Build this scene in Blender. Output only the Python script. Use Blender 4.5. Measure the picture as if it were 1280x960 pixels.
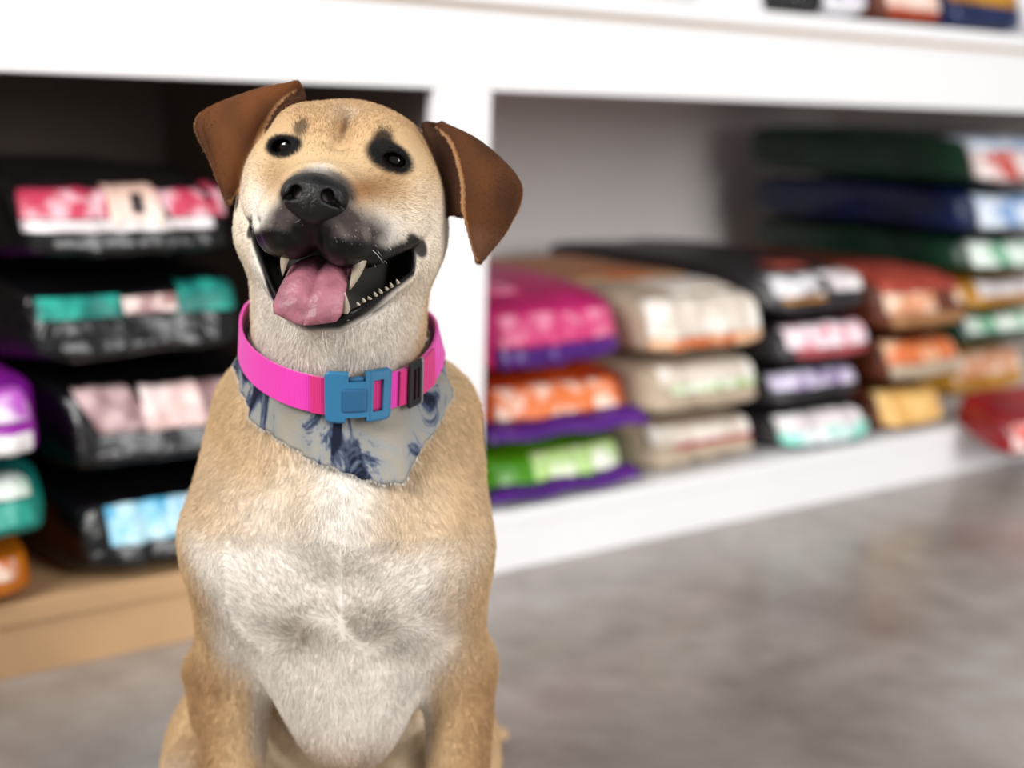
import bpy, math, random
import numpy as np
from mathutils import Vector, Matrix, noise as mnoise

for _o in list(bpy.data.objects):
    bpy.data.objects.remove(_o)
SC = bpy.context.scene
COL = SC.collection
RNG = np.random.default_rng(7)
random.seed(7)

# ------------------------------------------------------------------ camera
cam_d = bpy.data.cameras.new('camera')
cam_d.sensor_width = 36.0
cam_d.lens = 50.0
cam_d.clip_start = 0.05
cam_d.dof.use_dof = True
cam_d.dof.focus_distance = 0.838
cam_d.dof.aperture_fstop = 3.6
cam = bpy.data.objects.new('camera', cam_d)
PITCH, ROLL = 0.19015988, 0.02956675
_cp, _sp, _cr, _sr = math.cos(PITCH), math.sin(PITCH), math.cos(ROLL), math.sin(ROLL)
_f = Vector((0, _cp, -_sp)); _r = Vector((_cr, _sr * _sp, _sr * _cp)); _u = Vector((-_sr, _cr * _sp, _cr * _cp))
cam.matrix_world = Matrix(((_r.x, _u.x, -_f.x, 0.0), (_r.y, _u.y, -_f.y, 0.0), (_r.z, _u.z, -_f.z, 0.62), (0, 0, 0, 1)))
COL.objects.link(cam)
SC.camera = cam

# ------------------------------------------------------------------ world, lights, exposure
wd = bpy.data.worlds.new('world'); SC.world = wd; wd.use_nodes = True
bg = wd.node_tree.nodes['Background']
bg.inputs[0].default_value = (1.0, 0.98, 0.96, 1)
bg.inputs[1].default_value = 0.36


def area(name, loc, target, size, size_y, power, color=(1, 1, 1), spread=180):
    l = bpy.data.lights.new(name, 'AREA'); l.shape = 'RECTANGLE'
    l.size = size; l.size_y = size_y; l.energy = power; l.color = color; l.spread = math.radians(spread)
    o = bpy.data.objects.new(name, l); o.location = loc
    d = Vector(target) - Vector(loc)
    o.rotation_euler = d.to_track_quat('-Z', 'Y').to_euler()
    COL.objects.link(o)
    return o


area('shop_window_light', (-2.3, -1.3, 2.5), (-0.1, 1.0, 0.5), 1.6, 1.4, 48, (1.0, 0.985, 0.96), 90)
area('shop_door_light', (2.8, -0.9, 1.6), (0.7, 2.5, 0.35), 2.0, 1.8, 132, (1.0, 0.985, 0.98))
SC.view_settings.view_transform = 'Standard'
SC.view_settings.look = 'None'
SC.view_settings.gamma = 1.0
SC.view_settings.use_curve_mapping = False
SC.view_settings.exposure = 0.0


# ------------------------------------------------------------------ helpers
def lin(c):
    return tuple((x / 12.92 if x <= 0.04045 else ((x + 0.055) / 1.055) ** 2.4) for x in c)


def rgb(r, g, b):
    return lin((r / 255, g / 255, b / 255)) + (1.0,)


def mat(name, color, rough=0.5, spec=0.5, metallic=0.0, noise_amt=0.0, noise_scale=20, bump=0.0, bump_scale=60, color2=None, coat=0.0, thresh=None):
    m = bpy.data.materials.new(name); m.use_nodes = True
    nt = m.node_tree; b = nt.nodes['Principled BSDF']
    b.inputs['Base Color'].default_value = color
    b.inputs['Roughness'].default_value = rough
    b.inputs['Specular IOR Level'].default_value = spec
    b.inputs['Metallic'].default_value = metallic
    b.inputs['Coat Weight'].default_value = coat
    tc = nt.nodes.new('ShaderNodeTexCoord')
    if color2 is not None or noise_amt:
        n = nt.nodes.new('ShaderNodeTexNoise'); n.inputs['Scale'].default_value = noise_scale; n.inputs['Detail'].default_value = 4
        nt.links.new(tc.outputs['Object'], n.inputs['Vector'])
        r = nt.nodes.new('ShaderNodeValToRGB')
        lo, hi = thresh or (0.35, 0.65)
        r.color_ramp.elements[0].position = lo; r.color_ramp.elements[1].position = hi
        c2 = color2 or tuple(min(1, x * (1 - noise_amt)) for x in color[:3]) + (1,)
        r.color_ramp.elements[0].color = c2; r.color_ramp.elements[1].color = color
        nt.links.new(n.outputs['Fac'], r.inputs['Fac']); nt.links.new(r.outputs['Color'], b.inputs['Base Color'])
    if bump:
        n2 = nt.nodes.new('ShaderNodeTexNoise'); n2.inputs['Scale'].default_value = bump_scale; n2.inputs['Detail'].default_value = 3
        nt.links.new(tc.outputs['Object'], n2.inputs['Vector'])
        bp = nt.nodes.new('ShaderNodeBump'); bp.inputs['Strength'].default_value = bump; bp.inputs['Distance'].default_value = 0.01
        nt.links.new(n2.outputs['Fac'], bp.inputs['Height']); nt.links.new(bp.outputs['Normal'], b.inputs['Normal'])
    return m


def link_mesh(name, V, F, m, parent=None, smooth=True):
    me = bpy.data.meshes.new(name)
    me.from_pydata([tuple(map(float, v)) for v in V], [], [tuple(int(i) for i in f) for f in F])
    if smooth:
        me.polygons.foreach_set('use_smooth', [True] * len(me.polygons))
    me.materials.append(m)
    me.update()
    o = bpy.data.objects.new(name, me); COL.objects.link(o)
    if parent is not None:
        o.parent = parent
    return o


def thing(name, label, cat, loc=(0, 0, 0), rotz=0.0, group=None):
    o = bpy.data.objects.new(name, None); COL.objects.link(o)
    o.location = loc; o.rotation_euler = (0, 0, rotz); o.empty_display_size = 0.05
    o['label'] = label; o['category'] = cat
    if group: o['group'] = group
    return o


def box_obj(name, x0, x1, y0, y1, z0, z1, m, parent=None, bev=0.002):
    import bmesh
    bm = bmesh.new()
    bmesh.ops.create_cube(bm, size=1.0)
    for v in bm.verts:
        v.co = Vector(((x0 + x1) / 2 + v.co.x * (x1 - x0), (y0 + y1) / 2 + v.co.y * (y1 - y0), (z0 + z1) / 2 + v.co.z * (z1 - z0)))
    if bev:
        bmesh.ops.bevel(bm, geom=bm.edges[:], offset=bev, segments=2, affect='EDGES', profile=0.5)
    me = bpy.data.meshes.new(name); bm.to_mesh(me); bm.free()
    me.materials.append(m)
    o = bpy.data.objects.new(name, me); COL.objects.link(o)
    if parent is not None: o.parent = parent
    return o


# ------------------------------------------------------------------ floor and shelf
PSI = 0.90930616
SH_ROT = math.pi / 2 - PSI
SH_O = Vector((-0.03563894, 1.83621268, 0.0))
SU = Vector((math.sin(PSI), math.cos(PSI), 0)); SW = Vector((-math.cos(PSI), math.sin(PSI), 0))


def shelf_pt(s, d, z):
    return SH_O + SU * s + SW * d + Vector((0, 0, z))


def concrete():
    m = bpy.data.materials.new('polished_concrete'); m.use_nodes = True
    nt = m.node_tree; b = nt.nodes['Principled BSDF']
    tc = nt.nodes.new('ShaderNodeTexCoord')
    n1 = nt.nodes.new('ShaderNodeTexNoise'); n1.inputs['Scale'].default_value = 2.2; n1.inputs['Detail'].default_value = 6; n1.inputs['Roughness'].default_value = 0.62
    n1.inputs['Distortion'].default_value = 0.6
    n2 = nt.nodes.new('ShaderNodeTexNoise'); n2.inputs['Scale'].default_value = 17; n2.inputs['Detail'].default_value = 5
    nt.links.new(tc.outputs['Object'], n1.inputs['Vector']); nt.links.new(tc.outputs['Object'], n2.inputs['Vector'])
    r = nt.nodes.new('ShaderNodeValToRGB')
    e = r.color_ramp.elements
    e[0].position = 0.30; e[0].color = rgb(120, 111, 104)
    e[1].position = 0.72; e[1].color = rgb(168, 162, 157)
    k = e.new(0.5); k.color = rgb(146, 138, 132)
    mx = nt.nodes.new('ShaderNodeMath'); mx.operation = 'MULTIPLY_ADD'
    mx.inputs[1].default_value = 0.35
    sb = nt.nodes.new('ShaderNodeMath'); sb.operation = 'SUBTRACT'; sb.inputs[1].default_value = 0.175
    nt.links.new(n2.outputs['Fac'], mx.inputs[0]); nt.links.new(n1.outputs['Fac'], sb.inputs[0]); nt.links.new(sb.outputs[0], mx.inputs[2])
    nt.links.new(mx.outputs[0], r.inputs['Fac']); nt.links.new(r.outputs['Color'], b.inputs['Base Color'])
    rr = nt.nodes.new('ShaderNodeMapRange'); rr.inputs['To Min'].default_value = 0.18; rr.inputs['To Max'].default_value = 0.30
    nt.links.new(n1.outputs['Fac'], rr.inputs['Value']); nt.links.new(rr.outputs['Result'], b.inputs['Roughness'])
    b.inputs['Specular IOR Level'].default_value = 0.5
    return m


M_CONC = concrete()
fl = box_obj('floor', -6, 6, -5, 7, -0.05, 0.0, M_CONC, bev=0); fl['kind'] = 'structure'
M_WALL = mat('wall_paint', rgb(232, 230, 228), 0.8, noise_amt=0.03, noise_scale=3)
bw = box_obj('wall_back', -6, 6, 0.84, 0.92, 0.0, 2.8, M_WALL, bev=0); bw['kind'] = 'structure'
bw.location = SH_O; bw.rotation_euler = (0, 0, SH_ROT)

M_WHITE = mat('white_shelf_paint', rgb(238, 237, 238), 0.55, noise_amt=0.02, noise_scale=6, bump=0.03, bump_scale=90)
M_PLY = mat('raw_tan_plywood', rgb(196, 158, 116), 0.65, noise_amt=0.12, noise_scale=9)
M_LIN = mat('grey_white_lining', rgb(236, 230, 227), 0.75, noise_amt=0.05, noise_scale=4)
M_DPANEL = mat('dark_brown_panel', rgb(104, 93, 87), 0.75, noise_amt=0.15, noise_scale=4)  # left bay panels, a darker tone than those of the right bay
M_EDGE = mat('tan_board_edge', rgb(206, 188, 168), 0.6, noise_amt=0.1, noise_scale=14)

PW = 0.0889
WR = 1.63
sh = thing('display_shelf', 'long white built-in shelf unit with two deep bays of bagged pet food', 'shelf', SH_O, SH_ROT)
box_obj('beam', -PW - WR - 0.1, WR + 1.4, 0.0, 0.04, 0.643, 0.742, M_WHITE, sh)
o = box_obj('top_edge_strip', -PW - WR - 0.1, WR + 1.4, -0.001, 0.04, 0.742, 0.749, M_EDGE, sh, bev=0.001); o['label'] = 'thin tan strip under the top board'
box_obj('top_board', -PW - WR - 0.1, WR + 1.4, -0.008, 0.82, 0.749, 0.772, M_WHITE, sh)
box_obj('post', -PW, 0.0, 0.0005, 0.0185, 0.085, 0.643, M_WHITE, sh)
box_obj('post', WR, WR + PW, 0.0005, 0.0185, 0.085, 0.643, M_WHITE, sh)
box_obj('divider_panel', -0.014, -0.002, 0.019, 0.80, 0.085, 0.749, M_LIN, sh, bev=0)
o = box_obj('divider_panel', -PW + 0.002, -PW + 0.014, 0.019, 0.80, 0.085, 0.749, M_DPANEL, sh, bev=0); o['label'] = 'dark face of the divider in the left bay'
box_obj('side_panel', WR + .002, WR + 0.02, 0.019, 0.80, 0.085, 0.749, M_LIN, sh, bev=0)
box_obj('side_panel', -PW - WR - 0.02, -PW - WR, 0.0, 0.80, 0.085, 0.749, M_DPANEL, sh, bev=0)
o = box_obj('back_panel', -PW * 0.5 - 0.0105, WR + 1.4, 0.80, 0.82, 0.0, 0.749, M_LIN, sh, bev=0); o['label'] = 'pale back panel of the right bay'
o = box_obj('back_panel', -PW - WR - 0.1, -PW * 0.5 - 0.0110, 0.80, 0.82, 0.0, 0.749, M_DPANEL, sh, bev=0); o['label'] = 'dark back panel of the left bay'
o = box_obj('base_board', -PW - WR - 0.1, -PW, -0.004, 0.80, 0.060, 0.085, M_PLY, sh); o['label'] = 'tan base board of the left bay'
o = box_obj('base_board', -PW + 0.0005, WR + 1.4, -0.0005, 0.80, 0.060, 0.085, M_WHITE, sh); o['label'] = 'white base board of the right bay'
o = box_obj('plinth', -PW - WR - 0.1, -PW, 0.0, 0.02, 0.0, 0.0598, M_PLY, sh, bev=0.001); o['label'] = 'tan plinth of the left bay'
o = box_obj('plinth', -PW + 0.0005, WR + 1.4, 0.0, 0.02, 0.0, 0.0598, M_WHITE, sh, bev=0.001); o['label'] = 'white plinth of the right bay'

# ------------------------------------------------------------------ bags of pet food
PLASTIC = {}


def plastic(key, c, rough=0.32, c2=None, scale=14, thresh=None, bump=0.35, bscale=26):
    if key not in PLASTIC:
        PLASTIC[key] = mat('plastic_' + key, c, rough, 0.5, color2=c2, noise_scale=scale, bump=bump, bump_scale=bscale, thresh=thresh)
    return PLASTIC[key]


NB = 22


def bag_map(p, W, L, T, seed, wr):
    """cube-surface point p in [-1,1]^3 -> soft pillow bag point, local frame: x width, y depth, z up"""
    p = np.asarray(p, float)
    n = (np.abs(p) ** 8).sum(1) ** 0.125
    q = p / n[:, None]
    # thinner towards the two ends, flat underside
    endy = 1 - 0.10 * np.clip(np.abs(p[:, 1]), 0, 1) ** 4
    out = np.empty_like(q)
    out[:, 0] = q[:, 0] * W / 2 * (1 - 0.04 * np.abs(p[:, 1]) ** 3)
    out[:, 1] = q[:, 1] * L / 2
    out[:, 2] = q[:, 2] * T / 2 * endy
    fr = np.clip(-p[:, 1] * 1.25 - 0.25, 0, 1); up = (q[:, 2] + 1) / 2
    out[:, 1] += 0.34 * T * fr * up                      # the filled end leans back ...
    out[:, 2] -= 0.10 * T * fr * np.clip(q[:, 2], 0, 1)   # ... and its top edge droops
    r = np.random.default_rng(seed)
    d = np.zeros(len(p))
    for _ in range(7):
        k = r.normal(size=3) * np.array([18, 12, 22]); ph = r.uniform(0, 6.28)
        d += np.sin(out @ k + ph)
    for _ in range(5):
        k = r.normal(size=3) * np.array([75, 40, 55]); ph = r.uniform(0, 6.28)
        d += 0.45 * np.sin(out @ k + ph + 0.6 * d)
    r2 = np.random.default_rng(seed + 100)
    cr = np.zeros(len(p))                                 # upright crinkles across the end
    for _ in range(6):
        cr += np.sin(out[:, 0] * r2.uniform(60, 260) + r2.uniform(0, 6.28) + 25 * out[:, 2])
    d = d + 0.55 * cr * fr
    nrm = q / np.linalg.norm(q, axis=1)[:, None]
    edge = np.ones(len(p))
    side = np.maximum(np.abs(p[:, 0]), np.abs(p[:, 1]))
    damp = np.where(np.abs(p[:, 2]) > 0.98, np.clip((side - 0.4) * 1.7, 0.15, 1), 1.0)
    out += nrm * (d * wr * damp)[:, None]
    return out


def bag_body(W, L, T, seed, wr):
    V = []; F = []
    idx = {}
    g = np.linspace(-1, 1, NB + 1)

    def vid(p):
        k = tuple(np.round(p, 5))
        if k not in idx:
            idx[k] = len(V); V.append(p)
        return idx[k]
    for ax in range(3):
        for s in (-1, 1):
            for i in range(NB):
                for j in range(NB):
                    q = []
                    for (a, b) in ((g[i], g[j]), (g[i + 1], g[j]), (g[i + 1], g[j + 1]), (g[i], g[j + 1])):
                        p = [0, 0, 0]; p[ax] = s; p[(ax + 1) % 3] = a; p[(ax + 2) % 3] = b
                        q.append(vid(np.array(p, float)))
                    F.append(q if s > 0 else q[::-1])
    return bag_map(np.array(V), W, L, T, seed, wr), F


def front_param(u, v):
    """u in [-1,1] across; v 0..1 up the front face, 1..2 back over the top face"""
    if v <= 1:
        return (u, -1.0, -1 + 2 * v)
    return (u, -1 + 2 * (v - 1), 1.0)


def bag_patch(W, L, T, seed, wr, u0, u1, v0, v1, off=0.0016, skew=0.0, nu=26, nv=None):
    nv = nv or max(6, int(22 * (v1 - v0)))
    P = []
    for j in range(nv + 1):
        for i in range(nu + 1):
            t = j / nv
            P.append(front_param(min(1, max(-1, u0 + (u1 - u0) * i / nu + skew * (t - 0.5))), v0 + (v1 - v0) * t))
    P = np.array(P)
    A = bag_map(P, W, L, T, seed, wr)
    q = P / ((np.abs(P) ** 8).sum(1) ** 0.125)[:, None]
    n5 = np.sign(q) * np.abs(q) ** 7 / np.array([W, L, T]); n5 /= np.linalg.norm(n5, axis=1)[:, None]
    V1 = A + n5 * off; V0 = A - n5 * 0.002
    N = len(A); V = np.vstack([V1, V0]); F = []
    for j in range(nv):
        for i in range(nu):
            a = j * (nu + 1) + i
            F.append((a, a + 1, a + nu + 2, a + nu + 1))
    rim = [i for i in range(nu + 1)] + [(j + 1) * (nu + 1) - 1 for j in range(1, nv + 1)] + [nv * (nu + 1) + i for i in range(nu - 1, -1, -1)] + [j * (nu + 1) for j in range(nv - 1, 0, -1)]
    for a, b in zip(rim, rim[1:] + rim[:1]):
        F.append((b, a, a + N, b + N))
    return V, F


def bag(label, group, s0, s1, z0, z1, front, length, body_mat, patches, seed, rot=0.0, wr=0.0012, seal=None, tilt=0.0):
    W, L, T = s1 - s0, length, z1 - z0 - 0.003
    c = shelf_pt((s0 + s1) / 2, front, z0)
    t = thing('pet_food_bag', label, 'bag', c, SH_ROT + rot, group)
    t.rotation_euler[0] = tilt
    off = np.array([0, L / 2, T / 2])
    V, F = bag_body(W, L, T, seed, wr)
    link_mesh('bag_body', V + off, F, body_mat, t)
    for pt in patches:
        nm, m, u0, u1, v0, v1 = pt[:6]
        kw = pt[6] if len(pt) > 6 else {}
        V, F = bag_patch(W, L, T, seed, wr, u0, u1, v0, v1, **kw)
        link_mesh(nm, V + off, F, m, t)
    if seal is not None:
        m, zc, drop, out = seal      # crimped end seal standing off the front face
        n = 40; V = []; F = []
        for i in range(n + 1):
            x = (-0.5 + i / n) * W * 0.97
            wv = 0.0008 * math.sin(i * 1.9 + seed) + 0.002 * math.sin(i * 0.4 + seed)
            for (yy, zz) in ((0.012, 0.0), (-out, -drop), (-out - 0.0015, -drop + 0.002), (0.010, 0.004)):
                V.append((x, yy + wv * 0.6, zc * T + zz + wv))
        for i in range(n):
            for k in range(4):
                a = i * 4 + k; b = i * 4 + (k + 1) % 4
                F.append((a, b, b + 4, a + 4))
        F.append((3, 2, 1, 0)); F.append(tuple(n * 4 + k for k in range(4)))
        link_mesh('end_seal', V, F, m, t)
    return t


BLACK = plastic('black', rgb(9, 9, 11), 0.26, bump=0.5, bscale=38)
def pr(key, c, c2, scale=22, thresh=(0.44, 0.56), rough=0.38):
    return plastic(key, c, rough, c2, scale, thresh, bump=0.25, bscale=30)


WHITE_P = pr('white_print', rgb(244, 240, 240), rgb(214, 205, 206), 24)
PINKRED = pr('pinkred_print', rgb(200, 62, 92), rgb(238, 190, 200), 34, (0.40, 0.52))
CREAM = pr('cream_print', rgb(246, 226, 214), rgb(232, 196, 180), 16)
DARKSPOT = plastic('dark_spot', rgb(52, 38, 40), 0.4)
TEAL = pr('teal_print', rgb(42, 168, 150), rgb(24, 112, 104), 22)
TEALPINK = pr('teal_pink_print', rgb(236, 214, 208), rgb(150, 110, 110), 30)
ROSE = pr('rose_grey_print', rgb(206, 178, 178), rgb(140, 108, 110), 30, (0.4, 0.6))
ROSEL = pr('rose_light_print', rgb(246, 224, 220), rgb(222, 188, 184), 24)
SKY = pr('sky_print', rgb(84, 176, 216), rgb(190, 228, 240), 26, (0.42, 0.58))
SKYW = pr('sky_white_print', rgb(240, 246, 250), rgb(160, 205, 228), 26)
PURPLE = plastic('purple', rgb(86, 24, 130), 0.3, rgb(64, 16, 104), 12)
MAGENTA = plastic('magenta', rgb(208, 34, 116), 0.3, rgb(176, 22, 96), 9)
PINKP = pr('pink_print', rgb(232, 140, 168), rgb(208, 60, 120), 26)
ORANGE = plastic('orange', rgb(212, 90, 30), 0.3, rgb(176, 58, 20), 10)
ORANGEP = pr('orange_print', rgb(250, 216, 196), rgb(228, 120, 62), 26)
GREEN = plastic('green', rgb(98, 176, 26), 0.3, rgb(70, 140, 18), 10)
GREENP = pr('green_print', rgb(246, 250, 234), rgb(188, 224, 140), 26)
KRAFT = plastic('kraft', rgb(190, 172, 150), 0.6, rgb(172, 154, 132), 12, bump=0.2)
KRAFTB = plastic('kraft_brown', rgb(178, 132, 84), 0.6, rgb(150, 104, 64), 10, bump=0.2)
KRAFTOR = pr('kraft_orange_print', rgb(208, 112, 52), rgb(190, 150, 110), 14, (0.42, 0.6), 0.5)
KRAFTW = pr('kraft_white_print', rgb(246, 240, 232), rgb(214, 202, 188), 20, rough=0.5)
REDST = plastic('red_stripe', rgb(170, 70, 76), 0.5)
GREENST = pr('green_leaf_stripe', rgb(150, 196, 110), rgb(226, 236, 214), 30, rough=0.5)
PALEPINK = pr('pale_pink_print', rgb(244, 226, 232), rgb(232, 120, 140), 30, (0.36, 0.46))
LILAC = pr('lilac_print', rgb(222, 214, 236), rgb(120, 92, 150), 30, (0.36, 0.5))
MINT = pr('mint_print', rgb(142, 222, 206), rgb(236, 240, 244), 24)
GREYW = pr('grey_white_print', rgb(236, 234, 238), rgb(120, 110, 112), 30, (0.38, 0.5))
BROWN = plastic('brown', rgb(112, 52, 28), 0.45, rgb(84, 36, 18), 10)
REDBR = pr('redbrown_print', rgb(186, 84, 66), rgb(160, 60, 48), 18, rough=0.45)
TANP = pr('tan_print', rgb(240, 214, 190), rgb(216, 150, 112), 22, rough=0.45)
ORTAN = pr('orange_tan_print', rgb(238, 190, 150), rgb(214, 112, 60), 20, rough=0.45)
YTAN = pr('yellow_tan_print', rgb(240, 204, 134), rgb(222, 172, 98), 20, rough=0.45)
NAVY = plastic('navy', rgb(22, 42, 92), 0.3, rgb(14, 28, 66), 12)
NAVYP = pr('navy_print', rgb(70, 88, 132), rgb(24, 42, 90), 30)
DGREEN = plastic('dark_green', rgb(22, 70, 46), 0.3, rgb(14, 44, 32), 10)
GOLD = plastic('gold', rgb(206, 150, 32), 0.3, rgb(160, 104, 20), 10)
LBLUE = pr('light_blue_print', rgb(226, 238, 250), rgb(110, 156, 214), 22, (0.36, 0.5))
DRED = plastic('dark_red', rgb(150, 18, 26), 0.28, rgb(110, 10, 18), 10)
REDW = pr('red_white_print', rgb(248, 232, 228), rgb(206, 72, 60), 18, (0.4, 0.5))
GREENW = pr('green_white_print', rgb(236, 250, 240), rgb(70, 170, 120), 20, (0.36, 0.48))
GREYDK = plastic('charcoal', rgb(46, 42, 46), 0.4, rgb(28, 26, 30), 12)
VIOLET = plastic('violet_bag', rgb(166, 40, 176), 0.25, rgb(120, 24, 140), 9)
VIOLETP = pr('violet_print', rgb(240, 220, 244), rgb(190, 90, 200), 22)
TEALB = plastic('teal_bag', rgb(30, 138, 122), 0.25, rgb(18, 96, 90), 9)
ORB = plastic('orange_bag', rgb(222, 130, 24), 0.25, rgb(176, 84, 14), 9)

GL = 'black dog food bags stacked in the left bay'
bag('glossy black bag with a light blue and white label, lowest in the black stack', GL, -0.550, -0.310, 0.0885, 0.200, -0.01, 0.58, BLACK,
    [('label_panel', SKY, -0.72, 0.0, 0.36, 0.86), ('label_panel', SKYW, 0.01, 0.9, 0.36, 0.86)], 11, 0.05)
bag('glossy black bag with a rose grey label, third from the top of its stack', GL, -0.556, -0.290, 0.2015, 0.324, 0.005, 0.58, BLACK,
    [('label_panel', ROSE, -0.82, -0.30, 0.42, 0.98, {'skew': -0.2}), ('label_panel', ROSEL, -0.29, 0.28, 0.40, 0.95), ('label_panel', ROSE, 0.29, 0.9, 0.40, 0.95)], 12, -0.02)
bag('glossy black bag with a teal green label, second from the top of the black stack', GL, -0.592, -0.312, 0.3255, 0.436, 0.02, 0.58, BLACK,
    [('label_panel', TEAL, -0.9, -0.18, 0.52, 0.84), ('label_panel', TEALPINK, -0.17, 0.30, 0.55, 0.80), ('label_panel', TEAL, 0.31, 0.92, 0.52, 0.98, {'skew': 0.12})], 13, 0.02)
bag('glossy black bag with a pink red label, on top of the black stack', GL, -0.600, -0.320, 0.4375, 0.545, 0.025, 0.58, BLACK,
    [('label_panel', PINKRED, -0.95, -0.22, 0.50, 0.95), ('label_panel', CREAM, -0.215, 0.24, 0.42, 1.0), ('label_panel', DARKSPOT, -0.02, 0.08, 0.58, 0.84, {'off': 0.0035}),
     ('label_panel', PINKRED, 0.245, 0.70, 0.50, 0.92, {'skew': -0.16}), ('label_panel', WHITE_P, -0.95, 0.72, 0.36, 0.49), ('label_panel', PINKRED, 0.74, 0.98, 0.50, 1.05, {'skew': 0.1})], 14, -0.01)
GF = 'bright bags at the left end of the left bay'
bag('orange plastic bag lowest of the bright stack left of the black bags', GF, -0.88, -0.590, 0.0875, 0.150, -0.015, 0.5, ORB, [('label_panel', ORANGEP, 0.3, 0.85, 0.4, 0.85)], 21)
bag('teal green bag between an orange bag and a violet bag', GF, -0.89, -0.574, 0.1515, 0.238, -0.02, 0.5, TEALB, [('label_panel', GREENW, 0.35, 0.9, 0.62, 1.02), ('label_panel', TEAL, 0.3, 0.9, 0.2, 0.55)], 22)
bag('violet plastic bag on top of the bright stack left of the black bags', GF, -0.88, -0.576, 0.2395, 0.332, -0.02, 0.5, VIOLET, [('label_panel', VIOLETP, 0.35, 0.92, 0.5, 1.0), ('label_panel', WHITE_P, 0.4, 0.9, 0.1, 0.35)], 23)

G1 = 'purple edged bags beside the white post'
bag('lime green bag with white print and purple lower edge, beside the white post', G1, 0.014, 0.300, 0.0875, 0.168, 0.012, 0.56, GREEN,
    [('label_panel', GREENP, -0.35, 0.85, 0.34, 0.92), ('label_panel', PURPLE, -0.6, 0.98, 0.04, 0.24)], 31, 0.03, seal=(PURPLE, 0.30, 0.014, 0.012))
bag('orange bag with white print and a flared purple lower edge', G1, 0.010, 0.304, 0.1695, 0.262, 0.016, 0.56, ORANGE,
    [('label_panel', ORANGEP, -0.8, 0.75, 0.38, 0.98), ('label_panel', PURPLE, -0.98, 0.98, 0.04, 0.30)], 32, -0.01, seal=(PURPLE, 0.34, 0.020, 0.016))
bag('pink magenta bag with pale print and purple lower edge, on top of the orange bag', G1, 0.012, 0.300, 0.2635, 0.382, 0.020, 0.56, MAGENTA,
    [('label_panel', PINKP, -0.75, 0.9, 0.36, 0.80), ('label_panel', PINKP, -0.9, -0.1, 1.1, 1.35), ('label_panel', PURPLE, -0.85, 0.98, 0.06, 0.33)], 33, 0.02)

G2 = 'kraft brown bags in the right bay'
bag('kraft bag with white print and a dark red stripe, lowest of the kraft stack', G2, 0.322, 0.586, 0.0890, 0.172, 0.015, 0.58, KRAFT,
    [('label_panel', KRAFTW, -0.93, 0.96, 0.55, 0.98), ('label_panel', REDST, -0.55, 0.96, 0.42, 0.53)], 41)
bag('kraft bag with white print and a green leafy stripe, middle of the kraft stack', G2, 0.320, 0.586, 0.1735, 0.264, 0.02, 0.58, KRAFT,
    [('label_panel', KRAFTW, -0.75, 0.96, 0.55, 0.98), ('label_panel', GREENST, -0.62, 0.96, 0.40, 0.54)], 42, 0.01)
bag('kraft bag with orange printed top and white front, on top of the kraft stack', G2, 0.318, 0.590, 0.2655, 0.366, 0.020, 0.60, KRAFT,
    [('label_panel', KRAFTW, -0.95, 0.97, 0.30, 1.03), ('label_panel', ORTAN, -0.95, 0.97, 0.10, 0.27), ('label_panel', KRAFTOR, -0.9, 0.85, 1.30, 1.92), ('label_panel', KRAFTW, -0.2, 0.9, 1.07, 1.28)], 43, -0.01)

G3 = 'black and white bags in the right bay'
bag('black bag with a mint green and white label, lowest of its stack', G3, 0.602, 0.856, 0.0885, 0.156, 0.010, 0.6, GREYDK,
    [('label_panel', MINT, -0.92, 0.98, 0.10, 0.52), ('label_panel', WHITE_P, -0.92, 0.7, 0.54, 1.0)], 51, -0.01)
bag('black bag with a lilac and white label, third from the top', G3, 0.596, 0.850, 0.1575, 0.226, 0.03, 0.6, GREYDK,
    [('label_panel', LILAC, -0.92, 0.95, 0.45, 0.98)], 52)
bag('black bag with a white and pink label, second from the top', G3, 0.594, 0.857, 0.2275, 0.302, 0.025, 0.6, GREYDK,
    [('label_panel', PALEPINK, -0.72, 0.96, 0.36, 1.0), ('label_panel', REDST, -0.6, 0.98, 0.16, 0.33)], 53, -0.02)
bag('black bag with a grey and white printed front, on top beside the kraft stack', G3, 0.598, 0.856, 0.3035, 0.385, 0.035, 0.62, GREYDK,
    [('label_panel', GREYW, -0.9, 0.0, 0.42, 1.03), ('label_panel', WHITE_P, 0.2, 0.96, 0.5, 1.05), ('label_panel', GOLD, -0.8, 0.0, 0.30, 0.40), ('label_panel', REDBR, -0.2, 0.4, 1.12, 1.22)], 54, -0.005)

G4 = 'red and brown bags in the right bay'
bag('brown bag with a yellow tan front, lowest of the brown stack', G4, 0.874, 1.070, 0.0885, 0.172, 0.018, 0.56, BROWN,
    [('label_panel', YTAN, -0.93, 0.97, 0.12, 1.02)], 61, 0.0)
bag('brown bag with an orange printed front, middle of the brown stack', G4, 0.880, 1.120, 0.1735, 0.258, 0.02, 0.56, BROWN,
    [('label_panel', ORTAN, -0.93, 0.97, 0.42, 1.02), ('label_panel', KRAFT, -0.9, 0.95, 0.04, 0.40)], 62, 0.01)
bag('brown bag with a red brown printed front, on top of the brown stack', G4, 0.866, 1.125, 0.2595, 0.368, 0.02, 0.56, BROWN,
    [('label_panel', TANP, -0.9, 0.1, 0.32, 0.72), ('label_panel', REDBR, -0.9, 0.97, 0.74, 1.35), ('label_panel', KRAFTB, -0.85, 0.95, 0.03, 0.30), ('label_panel', TANP, 0.62, 0.97, 0.45, 0.72)], 63, -0.01)

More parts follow.
